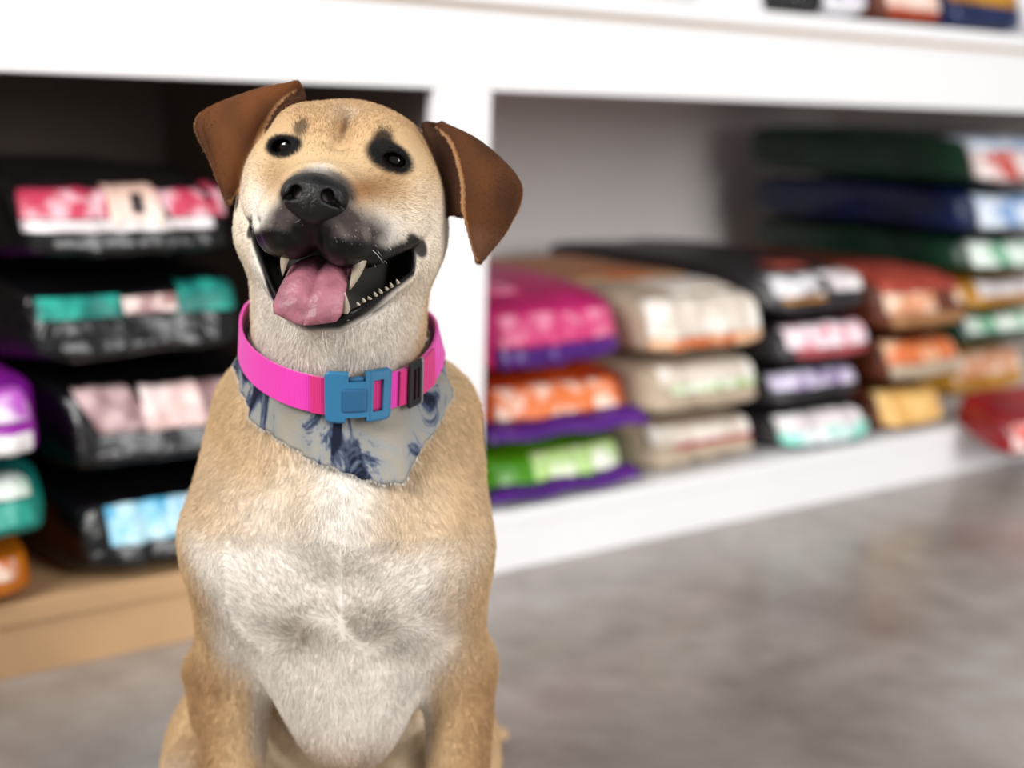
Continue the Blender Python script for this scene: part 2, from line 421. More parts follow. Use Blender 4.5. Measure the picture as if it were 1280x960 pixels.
G5 = 'tall stack of mixed bags at the right end of the right bay'
bag('dark red bag with a white label slumped over the shelf edge', G5, 1.030, 1.26, 0.053, 0.122, -0.140, 0.155, DRED,
    [('label_panel', REDW, -0.86, 0.97, 0.16, 1.0)], 71, -0.25, tilt=0.25)
bag('gold bag with a cream label just above the dark red bag', G5, 1.250, 1.54, 0.0885, 0.190, 0.15, 0.50, GOLD, [('label_panel', TANP, -0.75, 0.95, 0.4, 0.98)], 72)
bag('dark green bag with a white front above the gold and cream bag', G5, 1.255, 1.54, 0.1915, 0.262, 0.135, 0.50, DGREEN, [('label_panel', GREENW, -0.85, 0.95, 0.4, 1.0)], 73)
bag('golden yellow bag under a green and white bag in the tall stack', G5, 1.238, 1.53, 0.2635, 0.335, 0.12, 0.52, GOLD, [('label_panel', WHITE_P, -0.7, 0.95, 0.4, 1.0)], 74)
bag('green and white fronted bag with green sides in the tall stack', G5, 1.215, 1.51, 0.3365, 0.415, 0.10, 0.58, DGREEN, [('label_panel', GREENW, -0.95, 0.95, 0.2, 1.0)], 75)
bag('long navy blue bag with a light blue front in the tall stack', G5, 1.190, 1.49, 0.4165, 0.505, 0.08, 0.60, NAVY, [('label_panel', LBLUE, -0.92, 0.95, 0.1, 1.0)], 76)
bag('topmost bag of the tall stack with a red and white front and dark green side', G5, 1.160, 1.47, 0.5065, 0.612, 0.075, 0.60, DGREEN,
    [('label_panel', REDW, -0.95, 0.95, 0.08, 0.70), ('label_panel', LBLUE, -0.95, 0.95, 0.72, 1.10)], 77)

GU = 'bags standing on the top board of the shelf'
TOPZ = 0.7745
bag('black bag on the top board of the shelf', GU, 0.565, 0.634, TOPZ, 0.90, 0.0, 0.09, BLACK, [('label_panel', GREYW, -0.6, 0.3, 0.5, 0.9)], 81)
bag('white and lilac bag on the top board beside the black bag', GU, 0.640, 0.756, TOPZ, 0.90, 0.005, 0.3, plastic('white_bag', rgb(236, 234, 240), 0.35), [('label_panel', LILAC, -0.8, 0.8, 0.2, 0.8)], 82)
bag('orange brown bag with a cream front on the top board', GU, 0.772, 0.945, TOPZ, 0.90, 0.005, 0.3, BROWN, [('label_panel', CREAM, -0.82, 0.9, 0.16, 0.95), ('label_panel', ORANGE, -0.8, 0.9, 0.02, 0.14)], 83)
bag('navy bag with a mustard yellow upper band on the top board', GU, 0.958, 1.180, TOPZ, 0.92, 0.01, 0.3, NAVY, [('label_panel', GOLD, -0.95, 0.95, 0.30, 0.95)], 84)
bag('white and blue bag on the top board at its right end', GU, 1.192, 1.38, TOPZ, 0.92, 0.01, 0.3, plastic('white_bag', rgb(236, 234, 240), 0.35), [('label_panel', LBLUE, -0.9, 0.9, 0.1, 0.8)], 85)
# ------------------------------------------------------------------ the dog
# modelled in its own units (DS = 0.87 of a metre each), ground at DG
DS = 0.87
DO = np.array([-0.13, 1.10, -0.0926])          # base point of the dog in its own frame
DW = np.array([-0.1131, 0.957, 0.0])           # where that base point stands in the shop
HR = np.array([[0.99375652, -0.06537337, -0.0904118], [-0.05916191, -0.99580817, 0.06975647], [0.09459303, 0.06397202, 0.99345847]])
HO = np.array([-0.1247, 1.0, 0.5866])


def to_head(P): return (P - HO) @ HR.T
def from_head(Q): return np.asarray(Q, float) @ HR + HO
def hm(*q): return from_head(np.array(q, float) / 1000.0)      # head-local millimetres
def to_local(P): return (np.asarray(P) - DO) * DS              # -> dog Empty's own coordinates


def ss(a, b, x):
    t = np.clip((x - a) / (b - a), 0, 1); return t * t * (3 - 2 * t)


def rc(p, a, b, ra, rb):
    a = np.asarray(a, float); b = np.asarray(b, float); ba = b - a
    t = np.clip((p - a) @ ba / (ba @ ba), 0, 1)
    return np.linalg.norm(p - a - t[:, None] * ba, axis=1) - (ra + (rb - ra) * t)


def el(p, c, r):
    q = p - np.asarray(c, float); r = np.asarray(r, float)
    k0 = np.linalg.norm(q / r, axis=1); k1 = np.linalg.norm(q / (r * r), axis=1) + 1e-9
    return k0 * (k0 - 1.0) / k1


def smin(a, b, k):
    h = np.maximum(k - np.abs(a - b), 0.0) / k
    return np.minimum(a, b) - h * h * k * 0.25


def smax(a, b, k): return -smin(-a, -b, k)


def poly_sdf(x, y, pts):
    P = np.asarray(pts, float); n = len(P)
    d = np.full(x.shape, 1e9); s = np.ones(x.shape)
    for i in range(n):
        a = P[i]; b = P[i - 1]; e = b - a
        wx = x - a[0]; wy = y - a[1]
        t = np.clip((wx * e[0] + wy * e[1]) / (e @ e), 0, 1)
        d = np.minimum(d, (wx - e[0] * t) ** 2 + (wy - e[1] * t) ** 2)
        c1 = y >= a[1]; c2 = y < b[1]; c3 = e[0] * wy > e[1] * wx
        fl = (c1 & c2 & c3) | (~c1 & ~c2 & ~c3)
        s = np.where(fl, -s, s)
    return s * np.sqrt(d)


MOUTH = [(-55, -57), (-48, -68), (-38, -80), (-26, -94), (-13, -105), (4, -111.5), (20, -108), (33, -99), (48, -85), (59, -73), (64, -63), (62, -53), (48, -42), (0, -38), (-46, -44)]
MOUTH = [(x / 1000, y / 1000) for x, y in MOUTH]


def bez(pts, n):
    """smooth curve through control points (Catmull-Rom)"""
    P = np.asarray(pts, float); P = np.vstack([2 * P[0] - P[1], P, 2 * P[-1] - P[-2]])
    out = []
    m = len(P) - 3
    for t in np.linspace(0, m - 1e-9, n):
        i = int(t); f = t - i
        a, b, c, d = P[i:i + 4]
        out.append(0.5 * (2 * b + (c - a) * f + (2 * a - 5 * b + 4 * c - d) * f * f + (3 * b - a - 3 * c + d) * f ** 3))
    return np.array(out)


def ear_points(front, back, inner, bulge, crease=0.0):
    n = 90
    f = bez(front, n); g = bez(back, n); P = []; R = []; ED = []
    for s in np.linspace(0, 1, 60):
        q = f * (1 - s) + g * s
        q = q + np.array(bulge) * (math.sin(math.pi * s) ** 0.8) * (np.sin(np.linspace(0.25, math.pi, n))[:, None])
        q = q - np.array([0, crease, 0]) * math.exp(-((s - .84) / .05) ** 2)
        P.append(q); R.append(np.full(n, 0.0030 - 0.0012 * (2 * abs(s - 0.5)) ** 4)); ED.append(np.full(n, abs(2 * s - 1)))
    h = bez(inner, 66); f2 = f[:66]
    for s in np.linspace(0, 1, 18):
        q = f2 * (1 - s) + h * s + np.array([0, -5.0, 0]) * math.sin(math.pi * s)
        P.append(q); R.append(np.full(66, 0.0032)); ED.append(np.full(66, -1.0))
    return np.vstack(P) / 1000, np.concatenate(R), np.concatenate(ED)


EAR_L = ear_points([(-46, -54, 46), (-57, -40, 31), (-64, -24, 8), (-69, -17, -18), (-77, -14, -42)],
                   [(-47, -58, 47), (-84, -46, 33), (-110, -29, 12), (-94, -19, -16), (-79, -15, -43)],
                   [(-41, -48, 37), (-50, -38, 28), (-58, -28, 8), (-63, -24, -6)], (0, 10, 3), 4.0)
EAR_R = ear_points([(61, -50, 29), (75, -33, 17), (86, -22, -7), (91, -19, -32), (102, -22, -61)],
                   [(62, -54, 30), (98, -54, 16), (125, -44, -6), (121, -36, -34), (105, -25, -62)],
                   [(52, -46, 29), (62, -42, 10), (68, -40, -12), (70, -40, -30)], (3, 10, 4), 1.0)


def head_mass(q):
    """q: head-local metres. skull, bridge, cheeks and lower jaw, before the mouth is opened"""
    m = 0.001
    d = el(q, np.array([0, -52, -3]) * m, np.array([60, 68, 43]) * m)
    for s in (-1, 1):
        d = smin(d, el(q, np.array([s * 26, -15, 13]) * m, np.array([24, 20, 18]) * m), 0.016)      # brow
        d = smin(d, el(q, np.array([s * 46, -24, -20]) * m, np.array([23, 26, 24]) * m), 0.018)      # cheekbone
        d = smin(d, el(q, np.array([s * 44, -44, -50]) * m, np.array([32, 40, 38]) * m), 0.020)      # cheek
    d = smin(d, rc(q, np.array([0, 2, -20]) * m, np.array([2, 74, -36]) * m, 0.0225, 0.0185), 0.022)  # bridge of the muzzle
    for s in (-1, 1):
        d = smin(d, rc(q, np.array([s * 30, -6, -24]) * m, np.array([s * 15 + 1, 52, -40]) * m, 0.0235, 0.0195), 0.022)
    j = rc(q, np.array([0, -30, -92]) * m, np.array([6, 42, -97]) * m, 0.036, 0.0235)
    for s in (-1, 1):
        j = smin(j, rc(q, np.array([s * 50, -26, -64]) * m, np.array([7 + s * 14, 44, -99]) * m, 0.021, 0.017), 0.012)
    j = smin(j, el(q, np.array([2, -45, -95]) * m, np.array([55, 50, 44]) * m), 0.02)
    return smin(d, j, 0.014)


def muzzle_mass(q):
    m = 0.001
    d = el(q, np.array([3, 64, -36]) * m, np.array([25, 26, 21]) * m)
    for s in (-1, 1):
        d = smin(d, el(q, np.array([2 + s * 18, 52, -52]) * m, np.array([20.5, 31, 22]) * m), 0.006)
        d = smin(d, rc(q, np.array([s * 29 + 2, 35, -56]) * m, np.array([s * 47 + 3, 4, -46]) * m, 0.0178, 0.0150), 0.012)
    g = rc(q, np.array([3, 84, -48]) * m, np.array([3, 70, -74]) * m, 0.003, 0.005)      # groove under the nose
    d = smax(d, -g, 0.006)
    return d


def cavity(q):
    d = poly_sdf(q[:, 0], q[:, 2], MOUTH)
    back = -q[:, 1] - 0.020 + np.clip(np.abs(q[:, 0] - 0.003) - 0.030, 0, 1) * 1.1 * -1.0
    depth = -(q[:, 1] + 0.018) + 0.9 * np.clip(np.abs(q[:, 0] - 0.003) - 0.036, 0, 1)
    return np.maximum(d, depth)


def body_mass(p):
    if len(p) > 60000:
        return np.concatenate([body_mass(p[k:k + 60000]) for k in range(0, len(p), 60000)])
    zlo, zhi = p[:, 2].min(), p[:, 2].max()
    d = rc(p, (-.131, 1.13, .285), (-.145, 1.27, .07), .094, .104)                # trunk
    if zhi > .02 and zlo < .48:
        d = smin(d, el(p, (-.130, 1.075, .262), (.092, .074, .118)), .05)             # chest
        d = smin(d, el(p, (-.122, 1.052, .185), (.052, .040, .085)), .03)             # keel
        for s in (-1, 1):
            d = smin(d, el(p, (-.124 + s * .044, 1.035, .268), (.043, .036, .052)), .020)   # breast muscles
        d = smin(d, el(p, (-.118, 1.002, .314), (.024, .014, .022)), .03)             # breastbone point
    for s in (-1, 1):
        ox = -.132
        if zhi > .08 and zlo < .50:
            d = smin(d, rc(p, (ox + s * .062, 1.12, .375), (ox + s * .070, 1.055, .292), .045, .044), .035)
            d = smin(d, rc(p, (ox + s * .070, 1.055, .285), (ox + s * .084, 1.095, .185), .043, .033), .030)
        if zlo > .27:
            continue
        lx = -.1265
        leg = rc(p, (lx + s * .0915, 1.095, .170), (lx + s * .0915, 1.070, .03), .0285, .0225)
        leg = smin(leg, rc(p, (lx + s * .0915, 1.070, .035), (lx + s * .090, 1.062, -.045), .0215, .0195), .012)
        leg = smin(leg, el(p, (lx + s * .090, 1.040, -.070), (.029, .044, .0215)), .018)
        d = smin(d, leg, .022)
        if zlo > .17:
            continue
        hx = -.153
        th = el(p, (hx + s * .106, 1.215, .03), (.047, .105, .074))
        th = smin(th, rc(p, (hx + s * .120, 1.14, -.02), (hx + s * .118, 1.27, -.062), .030, .020), .03)
        th = smin(th, rc(p, (hx + s * .120, 1.26, -.068), (hx + s * .124, 1.13, -.074), .019, .017), .012)
        th = smin(th, el(p, (hx + s * .126, 1.105, -.0715), (.027, .044, .020)), .014)
        d = smin(d, th, .022)
    if zlo < .24:
        d = smin(d, rc(p, (-.238, 1.125, .150), (-.236, 1.115, .120), .030, .024), .02)   # left elbow
    if zlo < .05:
        d = smin(d, rc(p, (-.150, 1.35, -.045), (-.08, 1.46, -.070), .022, .012), .03)    # tail
        d = smin(d, rc(p, (-.08, 1.46, -.070), (.0, 1.51, -.076), .013, .008), .01)
    if zhi < .19:
        return d
    n = rc(p, (-.131, 1.088, .345), (-.133, 1.070, .445), .081, .0605)
    n = smin(n, rc(p, (-.133, 1.070, .450), (-.129, 1.065, .54), .0605, .061), .02)
    return smin(d, n, .045)


def near_points(A, P):
    a2 = (A * A).sum(1)[:, None]; out = np.empty(len(A)); idx = np.empty(len(A), int)
    P32 = P.astype(np.float32); p2 = (P32 * P32).sum(1)
    for c in range(0, len(A), 2048):
        X = A[c:c + 2048].astype(np.float32)
        d2 = p2[None] - 2 * X @ P32.T
        j = d2.argmin(1); idx[c:c + 2048] = j
    return np.linalg.norm(A - P[idx], axis=1), idx


def ear_sdf(q, E):
    P, R, _ = E
    lo = P.min(0) - 0.026; hi = P.max(0) + 0.026
    out = np.full(len(q), 0.05)
    ids = np.nonzero(np.all((q > lo) & (q < hi), axis=1))[0]
    if len(ids) == 0:
        return out
    dc, _ = near_points(q[ids], P[::7])
    out[ids] = dc - .002
    ids = ids[dc < .014]
    if len(ids):
        d, j = near_points(q[ids], P)
        out[ids] = d - R[j]
    return out


EYES = [np.array([-36.6, -9.5, 0.0]) / 1000, np.array([36.6, -9.5, 0.0]) / 1000]
EYE_R = 0.0122


def dog_sdf(p):
    d = body_mass(p)
    near = p[:, 2] > 0.40
    if near.any():
        q = to_head(p[near])
        hd = head_mass(q)
        b = d[near]
        far = hd > 0.08
        x = smin(hd, b, 0.035)
        x = smax(x, -cavity(q), 0.004)
        x = smin(x, muzzle_mass(q), 0.004 + .016 * ss(-.060, -.040, q[:, 2]) * ss(.085, .06, q[:, 1]))
        # forehead furrow and stop
        x = smax(x, -rc(q, np.array([2, 12, 6]) / 1000, np.array([1, -34, 46]) / 1000, 0.002, 0.0030), 0.016)
        for s, e in zip((-1, 1), EYES):
            # almond eyelid opening, tilted
            c = e + np.array([s * 0.0020, 0.0095, 0.0])
            r = q - c
            t = s * 0.20
            rx = r[:, 0] * math.cos(t) - r[:, 2] * math.sin(t); rz = r[:, 0] * math.sin(t) + r[:, 2] * math.cos(t)
            rr = np.stack([rx, r[:, 1], rz], 1)
            lid = el(q, e, (0.0165, 0.0150, 0.0125))
            x = smin(x, lid, 0.006)
            x = smax(x, -el(rr, (0, 0, 0), (0.0090, 0.016, 0.0054)), 0.0022)
        for E in (EAR_L, EAR_R):
            x = smin(x, ear_sdf(q, E), 0.005)
        d[near] = x
    return d


def surface_nets(sdf, lo, hi, h, blk=16):
    lo = np.asarray(lo, float); n = np.ceil((np.asarray(hi) - lo) / h / blk).astype(int) * blk
    G = np.full(n + 1, 1.0, np.float32)
    nb = n // blk
    bi = np.stack(np.meshgrid(*[np.arange(k) for k in nb], indexing='ij'), -1).reshape(-1, 3)
    cen = lo + (bi * blk + blk / 2) * h
    dc = sdf(cen)
    act = np.abs(dc) < blk * h * 0.87 * 1.15 + 0.006
    for b, dv, a in zip(bi, dc, act):
        i, j, k = b * blk
        if not a:
            if dv < 0:
                G[i:i + blk + 1, j:j + blk + 1, k:k + blk + 1] = -1.0
    g1 = np.arange(blk + 1)
    off = np.stack(np.meshgrid(g1, g1, g1, indexing='ij'), -1).reshape(-1, 3)
    ab = bi[act]
    # second pass on half-size blocks
    hb = blk // 2
    sub = (ab[:, None, :] * 2 + np.array([(x, y, z) for x in (0, 1) for y in (0, 1) for z in (0, 1)])[None]).reshape(-1, 3)
    ds = sdf(lo + (sub * hb + hb / 2) * h)
    a2 = np.abs(ds) < hb * h * 0.87 * 1.15 + 0.005
    for b in sub[~a2 & (ds < 0)] * hb:
        G[b[0]:b[0] + hb + 1, b[1]:b[1] + hb + 1, b[2]:b[2] + hb + 1] = -1.0
    ab = sub[a2]
    g1 = np.arange(hb + 1)
    off = np.stack(np.meshgrid(g1, g1, g1, indexing='ij'), -1).reshape(-1, 3)
    for c in range(0, len(ab), 16):
        bb = ab[c:c + 16]
        I = (bb[:, None, :] * hb + off[None]).reshape(-1, 3)
        v = sdf(lo + I * h)
        G[I[:, 0], I[:, 1], I[:, 2]] = v
    S = (G < 0).astype(np.uint8)
    cnt = np.zeros(n, np.uint8)
    for dx in (0, 1):
        for dy in (0, 1):
            for dz in (0, 1):
                cnt += S[dx:n[0] + dx, dy:n[1] + dy, dz:n[2] + dz]
    cells = np.argwhere((cnt > 0) & (cnt < 8))
    ID = np.full(n, -1, np.int32)
    ID[cells[:, 0], cells[:, 1], cells[:, 2]] = np.arange(len(cells))
    acc = np.zeros((len(cells), 3)); num = np.zeros(len(cells))
    C = [(0, 0, 0), (1, 0, 0), (0, 1, 0), (1, 1, 0), (0, 0, 1), (1, 0, 1), (0, 1, 1), (1, 1, 1)]
    val = np.stack([G[cells[:, 0] + c[0], cells[:, 1] + c[1], cells[:, 2] + c[2]] for c in C], 1)
    for a in range(8):
        for b in range(a + 1, 8):
            if sum(x != y for x, y in zip(C[a], C[b])) != 1: continue
            va, vb = val[:, a], val[:, b]
            m = (va < 0) != (vb < 0)
            t = va[m] / (va[m] - vb[m])
            acc[m] += np.array(C[a]) + t[:, None] * (np.array(C[b]) - np.array(C[a])); num[m] += 1
    V = lo + (cells + acc / num[:, None]) * h
    F = []
    for ax in range(3):
        o1, o2 = [(1, 2), (2, 0), (0, 1)][ax]
        sl0 = [slice(None)] * 3; sl1 = [slice(None)] * 3
        sl0[ax] = slice(0, -1); sl1[ax] = slice(1, None)
        A = S[tuple(sl0)]; B = S[tuple(sl1)]
        e = np.argwhere(A != B)
        e = e[(e[:, o1] > 0) & (e[:, o2] > 0) & (e[:, o1] < n[o1]) & (e[:, o2] < n[o2])]
        inside = A[e[:, 0], e[:, 1], e[:, 2]] == 1
        d1 = np.zeros(3, int); d1[o1] = 1; d2 = np.zeros(3, int); d2[o2] = 1
        q = [ID[tuple((e - x).T)] for x in (d1 + d2, d2, d1 * 0, d1)]
        Q = np.stack(q, 1)
        Q[~inside] = Q[~inside][:, ::-1]
        F.append(Q)
    F = np.vstack(F)
    return V, F[(F >= 0).all(1)]


def mesh_fast(name, V, F):
    me = bpy.data.meshes.new(name)
    me.vertices.add(len(V)); me.vertices.foreach_set('co', np.asarray(V, np.float32).ravel())
    me.loops.add(F.size); me.loops.foreach_set('vertex_index', F.astype(np.int32).ravel())
    me.polygons.add(len(F)); me.polygons.foreach_set('loop_start', np.arange(0, F.size, F.shape[1], dtype=np.int32))
    me.polygons.foreach_set('use_smooth', np.ones(len(F), bool))
    me.update(calc_edges=True)
    return me


def relax(V, F, it, amt=0.5):
    for _ in range(it):
        S = np.zeros_like(V); c = np.zeros(len(V))
        for k in range(4):
            for nb in ((k + 1) % 4, (k + 3) % 4):
                for ax in range(3): S[:, ax] += np.bincount(F[:, k], V[F[:, nb], ax], len(V))
                c += np.bincount(F[:, k], minlength=len(V))
        V = V + amt * (S / np.maximum(c, 1)[:, None] - V)
    return V


def vnormals(V, F):
    fn = np.cross(V[F[:, 2]] - V[F[:, 0]], V[F[:, 3]] - V[F[:, 1]])
    N = np.zeros_like(V)
    for k in range(4):
        for ax in range(3): N[:, ax] += np.bincount(F[:, k], fn[:, ax], len(V))
    return N / (np.linalg.norm(N, axis=1)[:, None] + 1e-12)


DV, DF = surface_nets(dog_sdf, (-.345, .875, -.0935), (.095, 1.56, .66), 0.0014)
DV = relax(DV, DF, 1, 0.5)
DV[:, 2] = np.maximum(DV[:, 2], -.0922)
DN = vnormals(DV, DF)


def vnoise(P, f, seed):
    r = np.random.default_rng(seed); s = np.zeros(len(P))
    for _ in range(6):
        k = r.normal(size=3); k *= f / np.linalg.norm(k) * r.uniform(.6, 1.5)
        s += np.sin(P @ k + r.uniform(0, 6.28))
    return s / 6


def L3(r, g, b): return np.array(lin((r / 255, g / 255, b / 255)))


def coat(P, N):
    """coat colour (linear) and bare-skin factor at points of the dog"""
    q = to_head(P) * 1000.0
    a, b, c = q[:, 0], q[:, 1], q[:, 2]
    hd = ss(395, 440, P[:, 2] * 1000)
    n1 = vnoise(P, 60, 1); n2 = vnoise(P, 180, 2); n3 = vnoise(P, 420, 5)
    FAWN = L3(203, 175, 136); TAN = L3(172, 135, 95); WHITE = L3(228, 222, 214); CREAM = L3(218, 202, 178)
    BROWN = L3(98, 56, 24); DKBR = L3(48, 27, 15); BLK = L3(16, 13, 13); MUZ = L3(66, 58, 56); GREY = L3(120, 112, 106)

    def mix(C, D, t): return C * (1 - t)[:, None] + D * t[:, None]
    # ---- body
    x, y, z = P[:, 0], P[:, 1], P[:, 2]
    cx = -.128
    ax_ = np.abs(x - cx)
    front = ss(1.12, 1.07, y + .35 * np.maximum(0, ax_ - .05))
    bib = ss(.098, .064, ax_ + .008 * n1 - .012 * ss(.20, .30, z) - .026 * ss(.27, .34, z) - .010 * ss(.32, .26, np.abs(z - .26) + .2)) * front * ss(.375, .33, z + .03 * n1 - .06 * ss(.06, .0, ax_)) * ss(-.08, .02, z)
    blaze = np.exp(-((x + .121 - .05 * (z - .33)) / .024) ** 2) + .55 * np.exp(-((x + .165 + .5 * (z - .30)) / .03) ** 2)
    bib = bib * (1 - ss(.285, .325, z + .012 * n1) * (1 - np.clip(blaze, 0, 1)) * .85)
    bib = bib * (1 - .55 * ss(-.062, -.035, x + .006 * n1))
    C = np.tile(FAWN, (len(P), 1))
    C = mix(C, CREAM, ss(.05, -.02, ax_ - .055) * 0.45)
    C = mix(C, WHITE, np.clip(bib, 0, 1) * .95)
    C = mix(C, WHITE * 1.05, .8 * np.exp(-((x + .119 - .05 * (z - .33)) / .017) ** 2) * ss(.285, .31, z) * ss(.375, .345, z) * front)
    belly = ss(1.06, 1.10, y) * ss(.13, .08, z) * ss(.11, .08, ax_)
    C = mix(C, CREAM, belly * .9)
    leg = ss(.21, .15, z) * ss(.062, .080, ax_ + .010 * ss(.12, .08, z)) * ss(1.16, 1.12, y)
    C = mix(C, FAWN, leg)
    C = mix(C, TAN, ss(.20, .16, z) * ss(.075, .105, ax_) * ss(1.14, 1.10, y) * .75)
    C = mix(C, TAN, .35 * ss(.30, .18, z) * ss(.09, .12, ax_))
    th = ss(.09, .05, z) * ss(.125, .14, ax_) * ss(1.17, 1.10, y)
    C = mix(C, WHITE, th * .6)
    for sx in (-1, 1):  # grey-brown undercoat patches, with the hair parting's shade painted in
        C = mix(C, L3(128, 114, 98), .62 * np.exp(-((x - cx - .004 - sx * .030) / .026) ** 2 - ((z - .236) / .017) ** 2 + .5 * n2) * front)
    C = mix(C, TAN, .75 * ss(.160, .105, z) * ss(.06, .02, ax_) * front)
    # ---- head
    H = np.tile(FAWN, (len(P), 1))
    H = mix(H, TAN, ss(-6, 20, c) * .55 + .25 * ss(0.1, 0.6, n1) * ss(-30, 0, c))
    low = ss(-28, -54, c + 6 * n1 - .30 * np.maximum(np.abs(a) - 30, 0))
    H = mix(H, CREAM, ss(-16, -34, c) * .5)
    H = mix(H, WHITE, low * .88)
    H = mix(H, CREAM, ss(46, 60, np.abs(a)) * ss(-2, -18, c) * ss(-70, -40, b) * .6)
    H = mix(H, WHITE, .22 * np.exp(-((a - 0) / 9) ** 2) * ss(16, 30, c) * ss(-40, -20, b))
    H = mix(H, FAWN, np.maximum(ss(-58, -82, b), ss(-38, -58, b + 4 * n1) * ss(-58, -72, c)) * .9)
    # under-eye tan
    for s in (-1, 1):
        H = mix(H, L3(146, 104, 64), (.95 if s > 0 else .6) * np.exp(-((a - s * 30) / 16) ** 2 - ((c + 22 - .3 * (np.abs(a) - 30)) / 12) ** 2) * ss(-10, 0, b))
    # muzzle mask
    rm = np.sqrt(((a - 4 - .20 * np.maximum(a, 0)) / 34) ** 2 + ((c + 54) / 27) ** 2) + .10 * n1 + .06 * n2
    rn = np.sqrt(((a - 3) / 25) ** 2 + ((c + 32) / 21) ** 2) + .08 * n2
    mz = np.maximum(ss(1.18, .80, rm) * ss(18, 36, b), ss(1.15, .85, rn) * ss(58, 72, b))
    mz = np.maximum(mz, .40 * ss(1.5, .9, np.sqrt(((a - 32) / 20) ** 2 + ((c + 60) / 14) ** 2) + .2 * n2) * ss(0, 14, b))
    up = ss(-80, -76, c)           # only the upper lip side; lower jaw stays pale
    mcol = mix(np.tile(MUZ, (len(P), 1)), GREY, ss(-.05, .55, n3 + .5 * n2) * .55 * ss(8, 20, np.abs(a - 3)))
    mcol = mix(mcol, BLK, ss(13, 5, np.abs(a - 3)) * .75 * ss(-40, -46, c))
    H = H * (1 - (mz * up))[:, None] + mcol * (mz * up)[:, None]
    # white patch just above the nose
    H = mix(H, WHITE, .45 * np.exp(-((a - 2) / 9) ** 2 - ((b - 68) / 8) ** 2) * ss(-28, -18, c))
    # dark around the eyes and the brow spots
    for s, k in ((-1, .9), (1, 1.12)):
        da, dc = (a - s * (36.0 if s > 0 else 37.0)) * s, c - (2.5 if s > 0 else .5)
        an = .46 if s > 0 else .12; la, lb = (18.5, 11.0) if s > 0 else (15.0, 9.0)
        r = np.sqrt(((da * math.cos(an) - dc * math.sin(an)) / la) ** 2 + ((da * math.sin(an) + dc * math.cos(an)) / lb) ** 2) + .12 * n2
        H = mix(H, BLK * .6, ss(1.12, .78, r) * ss(-30, -18, b))
        r2 = np.sqrt(((a - s * (30 if s > 0 else 27)) / (8.5 if s > 0 else 6)) ** 2 + ((c - (13 if s > 0 else 14)) / (10.0 if s > 0 else 6)) ** 2) + .2 * n2
        H = mix(H, BLK, ss(1.25, .6, r2) * (.75 if s < 0 else .95))
    # smile line running back from the mouth corners
    # ears
    ed = np.zeros(len(P)); et = np.full(len(P), -9.0)
    qe = q / 1000
    for E in (EAR_L, EAR_R):
        Pp, R, ED = E
        lo = Pp.min(0) - .006; hi = Pp.max(0) + .006
        k = np.nonzero(np.all((qe > lo) & (qe < hi), 1))[0]
        if len(k) == 0:
            continue
        dn, j = near_points(qe[k], Pp)
        w = ss(.0045, .0012, dn - R[j])
        ed[k] = np.maximum(ed[k], w); et[k] = ED[j]
    EC = np.tile(BROWN, (len(P), 1))
    EC = mix(EC, DKBR, ss(-.6, .5, n1) * .45)
    EC = mix(EC, DKBR, ss(-.1, .5, n2) * .4)
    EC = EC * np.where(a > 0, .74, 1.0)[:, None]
    EC = mix(EC, L3(196, 148, 104), ss(.94, .99, et) * .5)  # paler folded rim; the lit front ridge is painted in as well
    EC = mix(EC, DKBR, (et < -.5) * .8)  # inner strip: dark brown with the shadow inside the ear fold painted in
    EC = mix(EC, L3(120, 88, 70), ss(-34, -46, c) * ss(-200, 0, a * -1) * .5)
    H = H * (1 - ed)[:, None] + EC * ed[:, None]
    # inside of the mouth, lips
    cv = cavity(to_head(P)) * 1000
    lipw = ss(1.0, .5, (cv + .8 * n2) / (6.6 + 4.6 * ss(-84, -104, c)))
    lower = ss(-46, -53, c)
    infront = ss(-24, -14, b)
    lip = lipw * infront * lower * (1 - ed) * ss(-112, -90, c + 0 * a) if False else lipw * infront * lower * (1 - ed)
    # upper lips: only the underside of the muzzle, judged by its normal
    nh = N @ HR.T
    under = ss(.02, -.38, nh[:, 2])
    jaw = ss(-70, -78, c + .0 * b) 
    side = ss(34, 44, np.abs(a - 3))
    isup = ss(.0032, .0008, muzzle_mass(q / 1000))
    lip = lip * np.clip(1 - isup * (1 - under) * (1 - side * .0), 0, 1)
    for ca_, cc_ in ((-54, -58), (62, -56)):
        rc_ = np.sqrt(((a - ca_ + .35 * (c - cc_) * np.sign(ca_)) / 5.0) ** 2 + ((c - cc_) / 9) ** 2) + .15 * n2
        lip = np.maximum(lip, ss(1.15, .75, rc_) * ss(-22, -12, b) * (1 - ed) * .95)
    H = mix(H, BLK * .7, np.clip(lip, 0, 1))
    inside = ss(2.6, 1.2, cv) * infront * lower
    H = mix(H, BLK * .55, inside * np.clip(1 - isup * (1 - under), 0, 1))
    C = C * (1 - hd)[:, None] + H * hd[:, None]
    bare = np.clip(lip - .5 * inside + inside * np.clip(1 - isup * (1 - under), 0, 1), 0, 1) * hd
    for e in EYES:
        r = np.linalg.norm((to_head(P) - e - np.array([0, .008, 0])) / np.array([.0135, .014, .0095]), axis=1)
        bare = np.maximum(bare, .6 * ss(.86, .72, r))
    # nose place
    bare = np.maximum(bare, ss(1.08, .92, np.linalg.norm((q - np.array([3, 86, -30])) / np.array([21, 17, 16]), axis=1)))
    return np.clip(C, 0, 1), bare, ed


DC, DBARE, DEAR = coat(DV, DN)

